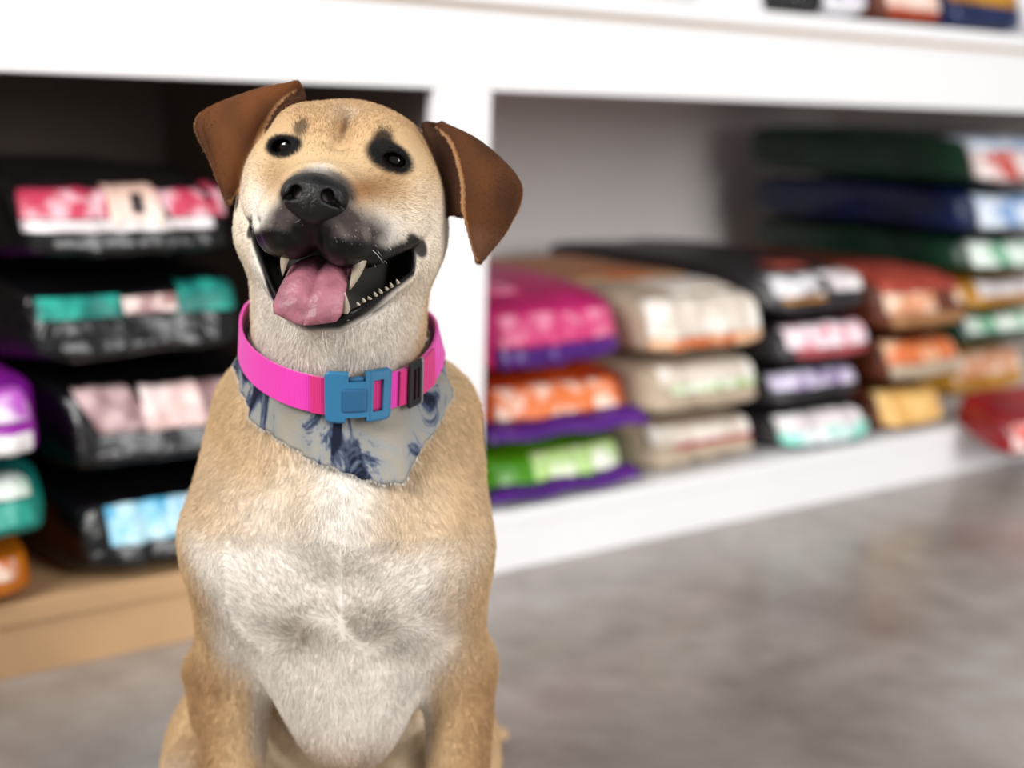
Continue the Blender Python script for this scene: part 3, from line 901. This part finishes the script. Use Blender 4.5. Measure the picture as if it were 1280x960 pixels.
M_COAT = bpy.data.materials.new('short_dog_coat'); M_COAT.use_nodes = True
_nt = M_COAT.node_tree; _b = _nt.nodes['Principled BSDF']
_at = _nt.nodes.new('ShaderNodeAttribute'); _at.attribute_name = 'coat_color'
_a2 = _nt.nodes.new('ShaderNodeAttribute'); _a2.attribute_name = 'bare_skin'
_nt.links.new(_at.outputs['Color'], _b.inputs['Base Color'])
_mr = _nt.nodes.new('ShaderNodeMapRange'); _mr.inputs['To Min'].default_value = 0.85; _mr.inputs['To Max'].default_value = 0.36
_nt.links.new(_a2.outputs['Fac'], _mr.inputs['Value']); _nt.links.new(_mr.outputs['Result'], _b.inputs['Roughness'])
_b.inputs['Specular IOR Level'].default_value = 0.22
M_FUR = bpy.data.materials.new('fur_strands'); M_FUR.use_nodes = True
_nt = M_FUR.node_tree; _b = _nt.nodes['Principled BSDF']
_at = _nt.nodes.new('ShaderNodeAttribute'); _at.attribute_name = 'coat_color'
_nt.links.new(_at.outputs['Color'], _b.inputs['Base Color'])
_b.inputs['Roughness'].default_value = 0.6; _b.inputs['Specular IOR Level'].default_value = 0.10

dog = thing('dog', 'tan and white short-haired dog sitting on the concrete floor, mouth open and tongue out', 'dog', DW)
_me = mesh_fast('dog_body', to_local(DV), DF)
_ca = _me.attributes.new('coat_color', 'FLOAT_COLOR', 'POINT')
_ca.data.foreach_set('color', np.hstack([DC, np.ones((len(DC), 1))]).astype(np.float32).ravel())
_ba = _me.attributes.new('bare_skin', 'FLOAT', 'POINT'); _ba.data.foreach_set('value', DBARE.astype(np.float32))
_me.materials.append(M_COAT)
dog_body = bpy.data.objects.new('body', _me); COL.objects.link(dog_body); dog_body.parent = dog


def part(name, V, F, m, parent=None, label=None):
    o = link_mesh(name, to_local(V), F, m, parent or dog)
    if label: o['label'] = label
    return o


# ---- eyes
M_EYE = bpy.data.materials.new('dark_brown_eye'); M_EYE.use_nodes = True
_b = M_EYE.node_tree.nodes['Principled BSDF']
_b.inputs['Base Color'].default_value = rgb(16, 9, 6); _b.inputs['Roughness'].default_value = 0.04
_b.inputs['Specular IOR Level'].default_value = 0.5
M_IRIS = mat('brown_iris', rgb(52, 30, 16), 0.1, noise_amt=0.4, noise_scale=300)


def uv_sphere(c, r, nu=32, nv=20):
    V = []; F = []
    for j in range(nv + 1):
        t = math.pi * j / nv
        for i in range(nu):
            f = 2 * math.pi * i / nu
            V.append((c[0] + r[0] * math.sin(t) * math.cos(f), c[1] + r[1] * math.sin(t) * math.sin(f), c[2] + r[2] * math.cos(t)))
    for j in range(nv):
        for i in range(nu):
            a = j * nu + i; b = j * nu + (i + 1) % nu
            F.append((a, b, b + nu, a + nu))
    return np.array(V), F


for e in EYES:
    V, F = uv_sphere(e, (EYE_R,) * 3)
    V[:, 0] = e[0] + (V[:, 0] - e[0])
    ey = part('eye', from_head(V), F, M_EYE)

# ---- nose
def nose_sdf(q):
    d = el(q, (.003, .083, -.029), (.0195, .0150, .0140))
    d = smin(d, el(q, (.003, .086, -.039), (.0105, .0105, .0085)), .008)
    for s in (-1, 1):
        d = smin(d, el(q, (.003 + s * .0115, .0845, -.0305), (.0098, .0120, .0098)), .006)
        hole = rc(q, (.003 + s * .0105, .104, -.0285), (.003 + s * .0100, .086, -.0285), .0042, .0040)
        hole = smin(hole, rc(q, (.003 + s * .012, .099, -.031), (.003 + s * .0185, .086, -.0345), .0022, .0018), .003)
        d = smax(d, -hole, .0025)
    d = smax(d, -rc(q, (.003, .1005, -.030), (.003, .095, -.05), .0006, .0010), .0022)
    return d


NV, NF = surface_nets(nose_sdf, (-.024, .062, -.056), (.030, .106, -.008), 0.0007, 12)
NV = relax(NV, NF, 1)
M_NOSE = mat('wet_black_nose', rgb(9, 8, 9), 0.36, 0.35, bump=0.25, bump_scale=900, coat=0.0)
part('nose', from_head(NV), NF, M_NOSE)

# ---- tongue
SPT = bez([(4, 2, -84), (4, 22, -75), (4, 42, -76), (4, 56, -84), (3, 65.5, -97), (2, 68.5, -108), (1, 68, -114)], 34)
SWD = np.interp(np.linspace(0, 1, 34), [0, .25, .5, .75, .88, .95, 1], [16, 18, 21, 23.5, 20.5, 13.5, 4])
V = []; F = []
nc = 28
for i in range(34):
    t = SPT[min(i + 1, 33)] - SPT[max(i - 1, 0)]; t /= np.linalg.norm(t)
    up = np.array([0, -t[2], t[1]]); up /= np.linalg.norm(up)
    if up[1] < 0 and up[2] < 0: up = -up
    for k in range(nc):
        f = 2 * math.pi * k / nc
        xx = math.cos(f); yy = math.sin(f)
        w = SWD[i] * xx
        hgt = 3.6 * yy * (1 - .35 * xx * xx)
        hgt += -4.4 * math.exp(-(xx / .10) ** 2) * (yy > 0) + 1.6 * (1 - xx * xx) - 1.8 * abs(xx) ** 3
        hgt += .5 * math.sin(i * .9 + xx * 4) * (yy > 0)
        V.append(SPT[i] + np.array([w, 0, 0]) + up * hgt)
for i in range(33):
    for k in range(nc):
        a = i * nc + k; b = i * nc + (k + 1) % nc
        F.append((a, b, b + nc, a + nc))
F.append(tuple(range(nc))[::-1]); F.append(tuple(33 * nc + k for k in range(nc)))
M_TONGUE = mat('wet_pink_tongue', rgb(156, 98, 110), 0.42, 0.4, noise_scale=90, color2=rgb(128, 76, 88), bump=0.12, bump_scale=420)
M_TONGUE.node_tree.nodes['Principled BSDF'].inputs['Subsurface Weight'].default_value = 0.0
part('tongue', hm(0, 0, 0) * 0 + from_head(np.array(V) / 1000), F, M_TONGUE)

# ---- teeth and lip papillae
M_TOOTH = mat('ivory_tooth', rgb(170, 158, 138), 0.2, 0.5, noise_amt=0.12, noise_scale=200)


def tooth_papilla(base, tip, r, flat=1.0, bend=(0, 0, 0)):
    base = np.array(base, float); tip = np.array(tip, float); n = 9; m = 12
    ax = tip - base; ax /= np.linalg.norm(ax)
    e1 = np.cross(ax, [0, 1, 0]); e1 /= np.linalg.norm(e1); e2 = np.cross(ax, e1)
    V = []; F = []
    for i in range(n):
        t = i / (n - 1)
        c = base + (tip - base) * t + np.array(bend, float) * math.sin(math.pi * t)
        rr = r * max(.06, (1 - t ** 1.7) ** .8)
        for k in range(m):
            f = 2 * math.pi * k / m
            V.append(c + e1 * rr * math.cos(f) + e2 * rr * flat * math.sin(f))
    for i in range(n - 1):
        for k in range(m):
            a = i * m + k; b = i * m + (k + 1) % m
            F.append((a, b, b + m, a + m))
    F.append(tuple(range(m))[::-1]); F.append(tuple((n - 1) * m + k for k in range(m)))
    part('tooth_papilla', from_head(np.array(V) / 1000), F, M_TOOTH)


tooth_papilla((-15, 56, -62), (-18, 58, -85), 4.0, 1.2, (-1, 2, 0))
tooth_papilla((32, 50, -62), (27, 55, -89), 4.8, 1.2, (1, 2, 0))
tooth_papilla((27, 54, -108), (25, 61, -90), 3.4, 1.1)
for i in range(8):  # row of small cones for the serrated papillae of the lower lip
    t = (i + .3 * math.sin(i * 3.1)) / 7.5
    tooth_papilla((33.5 + 21 * t, 50 - 36 * t, -99 + 17 * t), (32 + 21 * t, 52 - 36 * t, -96.2 + 17 * t + .7 * math.sin(i * 2.2)), 1.5, .8)
#FUR
# ---- short fur, combed along the coat
def fur():
    N = len(DV)
    q = to_head(DV) * 1000
    vis = (DBARE < .3) & (DV[:, 2] > -.06) & (DV[:, 1] < 1.30)
    ids = np.nonzero(vis)[0]
    head = DV[ids, 2] > .43
    w = np.where(head, 1.0, .62) * np.where(DV[ids, 1] > 1.15, .25, 1.0) * np.where(DN[ids, 1] > .35, .3, 1.0) * np.where(DV[ids, 2] < .06, .3, 1.0)
    n = 380000
    pick = RNG.choice(ids, n, p=w / w.sum())
    P = DV[pick]; Nn = DN[pick]
    T = RNG.normal(size=(n, 3)); T -= (T * Nn).sum(1)[:, None] * Nn
    P = P + T * .0008
    q = q[pick]; a, b, c = q[:, 0], q[:, 1], q[:, 2]
    hd = ss(430, 465, P[:, 2] * 1000)
    # flow
    x, y, z = P[:, 0] + .121, P[:, 1], P[:, 2]
    flow_b = np.stack([x * 2.2, .25 + 0 * x, -1 + 0 * x], 1)
    up = ss(.309, .303, z + .0025 * np.sin(x * 160)) * ss(.215, .262, z + .2 * np.abs(x) + .012 * np.sin(x * 90)) * ss(.092, .075, np.abs(x)) * ss(1.13, 1.07, y)
    flow_u = np.stack([x * 6 + .25 * np.sign(x), .1 + 0 * x, .9 + 0 * x], 1)
    flow_b = flow_b * (1 - up)[:, None] + flow_u * up[:, None]
    src = np.array([3, 92, -20])
    fh = q - src
    fh[:, 2] += np.where(c > 0, 25, 0)
    fh[:, 2] -= np.where(c < -70, 40, 0)
    flow_h = (fh / np.linalg.norm(fh, axis=1)[:, None]) @ HR
    earw = DEAR[pick]
    flow_e = np.stack([np.sign(a) * .7, 0 * a, -1 + 0 * a], 1) @ HR
    flow_h = flow_h * (1 - earw)[:, None] + flow_e * earw[:, None]
    fl = flow_b * (1 - hd)[:, None] + flow_h * hd[:, None]
    # clumping wander
    wv = np.stack([vnoise(P, 150, 31), vnoise(P, 150, 32), vnoise(P, 150, 33)], 1)
    fl = fl / np.linalg.norm(fl, axis=1)[:, None] + .5 * wv + .16 * RNG.normal(size=(n, 3))
    fl -= (fl * Nn).sum(1)[:, None] * Nn
    fl /= np.linalg.norm(fl, axis=1)[:, None] + 1e-9
    ln = .0078 * (1 - hd) + hd * .0046
    ln = ln * (1 - .38 * ss(20, 60, b) * hd) * (1 - .45 * earw)
    neckf = ss(.40, .43, z) * ss(.52, .49, z)
    ln = ln * (1 + .25 * neckf)
    edge = ss(-70, -84, c) * hd
    ln *= RNG.uniform(.65, 1.2, n)
    for e in EYES:
        ln *= 1 - .5 * ss(30, 16, np.linalg.norm(q - e * 1000, axis=1))
    lift = .20 + .16 * np.abs(RNG.normal(size=n)) * 1.0
    lift = lift + .12 * vnoise(P, 90, 41)
    K = 4
    pts = np.zeros((n, K, 3))
    for k in range(K):
        t = k / (K - 1)
        pts[:, k] = P - Nn * .0006 + fl * (ln * t)[:, None] + Nn * (ln * lift * (t - .45 * t * t))[:, None]
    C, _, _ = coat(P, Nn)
    mzl = hd * ss(20, 40, b) * ss(-24, -34, c) * ss(-86, -76, c) * (RNG.uniform(size=n) < .30 * ss(-.5, .4, vnoise(P, 500, 61)))
    C = C + (np.array([.50, .47, .44]) - C) * (mzl * RNG.uniform(.3, 1, n))[:, None]
    j = np.exp(RNG.normal(size=n) * (.16 + .12 * earw + .2 * hd * ss(30, 55, b)) + .10 * vnoise(P, 260, 51))
    C = np.clip(C * j[:, None], 0, 1)
    # a few coarse dark tips on the fawn back and sides, pale hairs on the muzzle
    cu = bpy.data.hair_curves.new('fur')
    cu.add_curves([K] * n)
    cu.attributes['position'].data.foreach_set('vector', to_local(pts.reshape(-1, 3)).astype(np.float32).ravel())
    r = cu.attributes.new('radius', 'FLOAT', 'POINT')
    rad = np.tile(np.array([.00013, .00012, .00009, .00003]), n)
    rad *= np.repeat(np.where(hd > .5, .75, 1.0), K)
    r.data.foreach_set('value', rad.astype(np.float32))
    ca = cu.attributes.new('coat_color', 'FLOAT_COLOR', 'CURVE')
    ca.data.foreach_set('color', np.hstack([C, np.ones((n, 1))]).astype(np.float32).ravel())
    cu.materials.append(M_FUR)
    o = bpy.data.objects.new('fur', cu); COL.objects.link(o); o.parent = dog
    o['kind'] = 'stuff'
    return o


fur()

# ---- whiskers on chin and lip
def whiskers():
    K = 6; W = []
    rw = np.random.default_rng(5)
    for i in range(16):
        s = rw.choice([-1, 1]); bx = 4 + s * rw.uniform(4, 26)
        p0 = np.array([bx, 52 - abs(bx) * .3, -112 + abs(bx) * .1])
        d = np.array([s * rw.uniform(.0, .5), rw.uniform(.2, .6), -1.0]); d /= np.linalg.norm(d)
        L = rw.uniform(9, 20)
        W.append([p0 + d * L * t + np.array([0, 0, -3.0]) * t * t for t in np.linspace(0, 1, K)])
    for i in range(22):
        s = rw.choice([-1, 1])
        p0 = np.array([3 + s * rw.uniform(22, 36), rw.uniform(36, 62), rw.uniform(-62, -44)])
        d = np.array([s * 1.0, -.3, rw.uniform(-.7, -.1)]); d /= np.linalg.norm(d)
        L = rw.uniform(8, 22)
        W.append([p0 + d * L * t + np.array([0, 0, -5.0]) * t * t for t in np.linspace(0, 1, K)])
    n = len(W)
    cu = bpy.data.hair_curves.new('whiskers'); cu.add_curves([K] * n)
    cu.attributes['position'].data.foreach_set('vector', to_local(from_head(np.array(W).reshape(-1, 3) / 1000)).astype(np.float32).ravel())
    r = cu.attributes.new('radius', 'FLOAT', 'POINT'); r.data.foreach_set('value', np.tile(np.linspace(.00022, .00005, K), n).astype(np.float32))
    ca = cu.attributes.new('coat_color', 'FLOAT_COLOR', 'CURVE')
    ca.data.foreach_set('color', np.tile([.75, .72, .68, 1], (n, 1)).astype(np.float32).ravel())
    cu.materials.append(M_FUR)
    o = bpy.data.objects.new('whiskers', cu); COL.objects.link(o); o.parent = dog; o['kind'] = 'stuff'


whiskers()

# ------------------------------------------------------------------ collar and bandana
NA = np.array([-.131, 1.078])


def neck_r(th, z, clear):
    """radius from the neck axis to just outside the coat, th=0 towards the front, positive to +x"""
    th = np.atleast_1d(th); z = np.atleast_1d(z) * np.ones_like(th)
    dirs = np.stack([np.sin(th), -np.cos(th)], 1)
    r = np.full(th.shape, .19)
    for _ in range(40):
        P = np.column_stack([NA + dirs * r[:, None], z])
        d = body_mass(P)
        r = r - np.clip(d - clear, -.02, .02) * .8
    return r


def ring_z(th): return .449 - np.where(np.cos(th) > 0, .034, .016) * np.cos(th) - .006 * np.sin(th)


TH = np.linspace(-math.pi, math.pi, 241)[:-1]
def smooth_ring(r, n=6):
    for _ in range(n): r = (np.roll(r, 1) + 2 * r + np.roll(r, -1)) / 4
    return r


R_UP = smooth_ring(neck_r(TH, ring_z(TH) + .012, .0060)); R_LO = smooth_ring(neck_r(TH, ring_z(TH) - .012, .0060))
R_MID = np.maximum((R_UP + R_LO) / 2, np.maximum(R_UP - .003, R_LO - .009))


def ring_pt(th, v, lift=0.0):
    """point on the collar band: v across the webbing in dog units, lift outwards"""
    rm = np.interp(th, np.append(TH, math.pi), np.append(R_MID, R_MID[0]))
    lo = np.interp(th, np.append(TH, math.pi), np.append(R_LO, R_LO[0])); upr = np.interp(th, np.append(TH, math.pi), np.append(R_UP, R_UP[0]))
    slope = np.clip((lo - upr) / .024, -.2, .6) * .75
    z = ring_z(th) + v
    r = rm - slope * v + lift
    return np.stack([NA[0] + np.sin(th) * r, NA[1] - np.cos(th) * r, z + 0 * r], -1)


def band(name, t0, t1, v0, v1, lift, thick, m, parent, nt=160, nv=5, label=None, wob=0.0):
    V = []; F = []
    ths = np.linspace(t0, t1, nt); vs = np.linspace(v0, v1, nv)
    prof = [(v, thick) for v in vs] + [(v, 0.0) for v in vs[::-1]]
    npf = len(prof)
    for i, th in enumerate(ths):
        for v, l in prof:
            V.append(ring_pt(np.array(th), v, lift + l + wob * math.sin(th * 7)))
    for i in range(nt - 1):
        for k in range(npf):
            a = i * npf + k; b = i * npf + (k + 1) % npf
            F.append((a, b, b + npf, a + npf))
    F.append(tuple(range(npf))[::-1]); F.append(tuple((nt - 1) * npf + k for k in range(npf)))
    o = link_mesh(name, to_local(np.array(V)) - COLLAR_LOC, F, m, parent, smooth=False)
    if label: o['label'] = label
    return o


def webbing(name, c, c2):
    m = bpy.data.materials.new(name); m.use_nodes = True
    nt = m.node_tree; b = nt.nodes['Principled BSDF']
    tc = nt.nodes.new('ShaderNodeTexCoord')
    wv = nt.nodes.new('ShaderNodeTexWave'); wv.inputs['Scale'].default_value = 230; wv.bands_direction = 'X'; wv.inputs['Distortion'].default_value = 0.6
    nt.links.new(tc.outputs['Object'], wv.inputs['Vector'])
    mx = nt.nodes.new('ShaderNodeMix'); mx.data_type = 'RGBA'
    mx.inputs[6].default_value = c2; mx.inputs[7].default_value = c
    nt.links.new(wv.outputs['Fac'], mx.inputs[0]); nt.links.new(mx.outputs[2], b.inputs['Base Color'])
    bp = nt.nodes.new('ShaderNodeBump'); bp.inputs['Strength'].default_value = .35; bp.inputs['Distance'].default_value = .001
    nt.links.new(wv.outputs['Fac'], bp.inputs['Height']); nt.links.new(bp.outputs['Normal'], b.inputs['Normal'])
    b.inputs['Roughness'].default_value = .55; b.inputs['Sheen Weight'].default_value = .3
    return m


M_PINK = webbing('magenta_webbing', rgb(222, 48, 172), rgb(208, 36, 156))
M_PINKD = webbing('deep_pink_webbing', rgb(206, 20, 116), rgb(180, 14, 98))
M_BUCK = mat('blue_buckle_plastic', rgb(40, 104, 142), 0.38, 0.5, bump=0.06, bump_scale=700)
M_BUCKD = mat('blue_buckle_recess', rgb(28, 84, 122), 0.45, 0.5)
M_STEEL = mat('steel_slider', rgb(190, 190, 196), 0.25, 0.5, metallic=1.0)
M_BLKPL = mat('black_slider', rgb(20, 20, 24), 0.35, 0.5)

COLLAR_LOC = to_local(np.array([NA[0], NA[1], .415]))
collar = thing('dog_collar', 'bright pink webbing dog collar with a blue side-release buckle around the dog\'s neck', 'collar', tuple(COLLAR_LOC + DW))
TB0, TB1 = -.03, .565            # angles covered by the buckle
band('webbing', -math.pi - .5, TB0 + .06, -.0136, .0136, .0016, .0022, M_PINK, collar, nt=150)
band('webbing', TB1 - .10, math.pi - .5, -.0134, .0134, .0016, .0022, M_PINK, collar, nt=120)
band('webbing_loop', TB0 - .13, TB0 + .055, -.0137, .0137, .0040, .0018, M_PINKD, collar, nt=20, label='darker pink webbing folded through the buckle')


def plate(name, t0, t1, v0, v1, lift, thick, m, parent=None, holes=(), nt=44, nv=26, rnd=.004, waist=0.0, label=None):
    """curved moulded plate on the collar; holes are (u0,u1,w0,w1) in 0..1 plate coordinates, cut through"""
    ths = np.linspace(t0, t1, nt + 1); vs = np.linspace(v0, v1, nv + 1)
    Rr = .085; Wd = (t1 - t0) * Rr
    V = []; idx = {}

    def hole(u, w): return any(h[0] < u < h[1] and h[2] < w < h[3] for h in holes)
    cells = [(i, j) for i in range(nt) for j in range(nv) if not hole((i + .5) / nt, (j + .5) / nv)]
    cs = set(cells)

    def vert(i, j, top):
        k = (i, j, top)
        if k not in idx:
            u, w = i / nt, j / nv
            v = vs[j]
            if waist: v = v * (1 - waist * math.exp(-((u - .5) / .17) ** 4))
            ex = min(u, 1 - u) * Wd; ey = min(w, 1 - w) * (v1 - v0)
            e = min(ex, ey)
            dome = thick - .0014 * max(0, 1 - e / .002) ** 2
            if ex < rnd and ey < rnd:
                pass
            # round the corners
            th = ths[i]
            cxn = rnd - ex; cyn = rnd - ey
            if cxn > 0 and cyn > 0:
                rr = math.hypot(cxn, cyn)
                if rr > 0:
                    f = max(cxn, cyn) / rr
                    th += math.copysign((cxn - cxn * f) / Rr, .5 - u); v += math.copysign(cyn - cyn * f, .5 - w)
            V.append(ring_pt(np.array(th), v, lift + (dome if top else 0.0))); idx[k] = len(V) - 1
        return idx[k]
    F = []
    for (i, j) in cells:
        F.append((vert(i, j, 1), vert(i + 1, j, 1), vert(i + 1, j + 1, 1), vert(i, j + 1, 1)))
        F.append((vert(i, j + 1, 0), vert(i + 1, j + 1, 0), vert(i + 1, j, 0), vert(i, j, 0)))
        for di, dj, e0, e1 in ((-1, 0, (0, 1), (0, 0)), (1, 0, (1, 0), (1, 1)), (0, -1, (0, 0), (1, 0)), (0, 1, (1, 1), (0, 1))):
            if (i + di, j + dj) not in cs:
                a = (i + e0[0], j + e0[1]); b = (i + e1[0], j + e1[1])
                F.append((vert(*a, 0), vert(*b, 0), vert(*b, 1), vert(*a, 1)))
    o = link_mesh(name, to_local(np.array(V)) - COLLAR_LOC, F, m, parent, smooth=False)
    if label: o['label'] = label
    return o


bk = plate('buckle', TB0, TB1, -.0190, .0190, .0030, .0058, M_BUCK, collar, holes=((.70, .87, .20, .80), (.34, .60, .82, 1.01), (.30, .62, -.01, .10)), label='blue plastic side-release buckle')
plate('buckle_slot_web', TB0 + .68 * (TB1 - TB0), TB0 + .89 * (TB1 - TB0), -.0122, .0122, .0030, .0026, M_PINKD, bk, nt=10, nv=10, rnd=.0005, label='deep pink webbing seen through the buckle slot')
plate('buckle_panel', TB0 + .24 * (TB1 - TB0), TB0 + .62 * (TB1 - TB0), -.0110, .0070, .0090, .0009, M_BUCKD, bk, nt=14, nv=12, rnd=.002, label='raised rectangle on the buckle face')
plate('buckle_prong', TB0 + .34 * (TB1 - TB0), TB0 + .60 * (TB1 - TB0), .0105, .0150, .0036, .0028, M_BUCKD, bk, nt=10, nv=5, rnd=.001)
plate('buckle_rim', TB0 + .655 * (TB1 - TB0), TB0 + .668 * (TB1 - TB0), -.0185, .0185, .0088, .0010, M_BUCKD, bk, nt=3, nv=16, rnd=.0002)
sl = plate('slider', TB1 + .18, TB1 + .34, -.0170, .0170, .0064, .0030, M_BLKPL, collar, holes=((.28, .44, .14, .86), (.58, .74, .14, .86)), nt=22, nv=18, rnd=.002, label='black slider on the collar')
plate('slider_bar', TB1 + .325, TB1 + .355, -.0170, .0170, .0066, .0035, M_STEEL, sl, nt=4, nv=12, rnd=.001, label='shiny steel bar of the slider')
band('webbing_keeper', TB1 + .10, TB1 + .62, -.0130, .0130, .0042, .0018, M_PINKD, collar, nt=24, label='second layer of webbing past the slider')

# ---- bandana: hangs under the collar, point to the dog's left of centre
def bandana_mat():
    m = bpy.data.materials.new('tie_dye_cloth'); m.use_nodes = True
    nt = m.node_tree; b = nt.nodes['Principled BSDF']
    tc = nt.nodes.new('ShaderNodeTexCoord')
    n = nt.nodes.new('ShaderNodeTexNoise'); n.inputs['Scale'].default_value = 21; n.inputs['Detail'].default_value = 4; n.inputs['Distortion'].default_value = 1.6
    n.inputs['Roughness'].default_value = .62
    mp = nt.nodes.new('ShaderNodeMapping'); mp.inputs['Scale'].default_value = (1.5, 1.0, .75); mp.inputs['Location'].default_value = (.31, .2, .11); mp.inputs['Rotation'].default_value = (0, .5, 0)
    nt.links.new(tc.outputs['Object'], mp.inputs['Vector']); nt.links.new(mp.outputs['Vector'], n.inputs['Vector'])
    r = nt.nodes.new('ShaderNodeValToRGB'); e = r.color_ramp.elements
    e[0].position = .39; e[0].color = rgb(16, 21, 38)
    e[1].position = .60; e[1].color = rgb(140, 135, 124)
    k = e.new(.445); k.color = rgb(66, 76, 96)
    k = e.new(.49); k.color = rgb(130, 132, 132)
    nt.links.new(n.outputs['Fac'], r.inputs['Fac']); nt.links.new(r.outputs['Color'], b.inputs['Base Color'])
    b.inputs['Roughness'].default_value = .85; b.inputs['Specular IOR Level'].default_value = .2
    w = nt.nodes.new('ShaderNodeTexNoise'); w.inputs['Scale'].default_value = 900
    nt.links.new(tc.outputs['Object'], w.inputs['Vector'])
    bp = nt.nodes.new('ShaderNodeBump'); bp.inputs['Strength'].default_value = .3; bp.inputs['Distance'].default_value = .002
    nt.links.new(w.outputs['Fac'], bp.inputs['Height']); nt.links.new(bp.outputs['Normal'], b.inputs['Normal'])
    return m


M_BAND = bandana_mat()
M_FRAY = mat('frayed_cloth_edge', rgb(196, 192, 184), 0.9, 0.2)
# lower edge height (dog units) against angle round the neck
BE_T = [-3.1416, -2.4, -1.75, -1.35, -1.0, -.65, -.3, 0.0, .25, .48, .62, .78, 1.0, 1.3, 1.7, 2.4, 3.1416]
BE_Z = [.462, .452, .430, .412, .396, .383, .372, .364, .3565, .3505, .3515, .365, .384, .404, .428, .452, .462]
BAND_LOC = to_local(np.array([NA[0], NA[1], .40]))
bandana = thing('dog_bandana', 'frayed pale grey bandana with navy tie-dye blotches under the pink collar', 'bandana', tuple(BAND_LOC + DW))


def bandana_grid(nt=220, nz=22):
    ths = np.linspace(-math.pi, math.pi, nt + 1)
    zt = ring_z(ths) + .008
    zb = np.interp(ths, BE_T, BE_Z)
    zb = zb + .0012 * np.sin(ths * 37) * RNG.uniform(.3, 1, nt + 1)
    rows = []
    rprev = None
    for j in range(nz + 1):
        t = j / nz
        z = zt + (zb - zt) * t
        r = neck_r(ths, z, .0032 + .0022 * t)
        if rprev is None:
            r = smooth_ring(r[:-1], 8); r = np.append(r, r[0]); r = np.minimum(r, np.interp(ths, np.append(TH, math.pi), np.append(R_MID, R_MID[0])) - .0012)
        else:
            r = np.maximum(r, rprev - .0006 + 0 * r)
        fold = .0022 * t * np.sin(ths * 9 + 2.5 * t) + .0016 * t * np.sin(ths * 17 - 3 * t)
        flare = .008 * np.exp(-((ths - 1.15) / .42) ** 2) * t
        rr = r + np.maximum(fold, -.002) + flare
        rprev = r
        rr = np.where(z > ring_z(ths) - .0165, np.minimum(rr, np.linalg.norm((ring_pt(ths, z - ring_z(ths)) - np.array([NA[0], NA[1], 0]))[:, :2], axis=1) - .0008), rr)
        rows.append(np.stack([NA[0] + np.sin(ths) * rr, NA[1] - np.cos(ths) * rr, z], 1))
    return np.array(rows)


G = bandana_grid()
nz1, nt1 = G.shape[:2]
C0 = np.array([NA[0], NA[1], 0]); V = G.reshape(-1, 3)
inn = V - (V - C0) * np.array([1, 1, 0]) / np.linalg.norm((V - C0)[:, :2], axis=1)[:, None] * .0012
F = []; NN = len(V)
for j in range(nz1 - 1):
    for i in range(nt1 - 1):
        a = j * nt1 + i
        F.append((a, a + nt1, a + nt1 + 1, a + 1)); F.append((a + NN, a + 1 + NN, a + nt1 + 1 + NN, a + nt1 + NN))
for i in range(nt1 - 1):
    a = (nz1 - 1) * nt1 + i; F.append((a, a + NN, a + 1 + NN, a + 1))
    F.append((i, i + 1, i + 1 + NN, i + NN))
link_mesh('cloth', to_local(np.vstack([V, inn])) - BAND_LOC, F, M_BAND, bandana)
# fray: loose thread ends along the lower edge
Vf = []; Ff = []
rf = np.random.default_rng(9)
edge = G[-1]
for i in range(20, nt1 - 21):
    for _ in range(5):
        t = rf.uniform(); p = edge[i] * (1 - t) + edge[i + 1] * t
        out = (p - C0) * np.array([1, 1, 0]); out /= np.linalg.norm(out)
        tan = np.array([-out[1], out[0], 0])
        d = np.array([0, 0, -1.0]) + out * rf.uniform(.0, .7) + tan * rf.normal() * .5
        L = rf.uniform(.0012, .0036); w = .0003
        k = len(Vf)
        base = p + np.array([0, 0, .0006]) - out * .0006
        for ww, pp in ((w, base), (w * .5, base + d * L)):
            Vf += [pp + tan * ww, pp + out * ww, pp - tan * ww]
        Ff += [(k, k + 1, k + 4, k + 3), (k + 1, k + 2, k + 5, k + 4), (k + 2, k, k + 3, k + 5), (k + 5, k + 4, k + 3)]
fo = link_mesh('frayed_edge', to_local(np.array(Vf)) - BAND_LOC, Ff, M_FRAY, bandana); fo['kind'] = 'stuff'
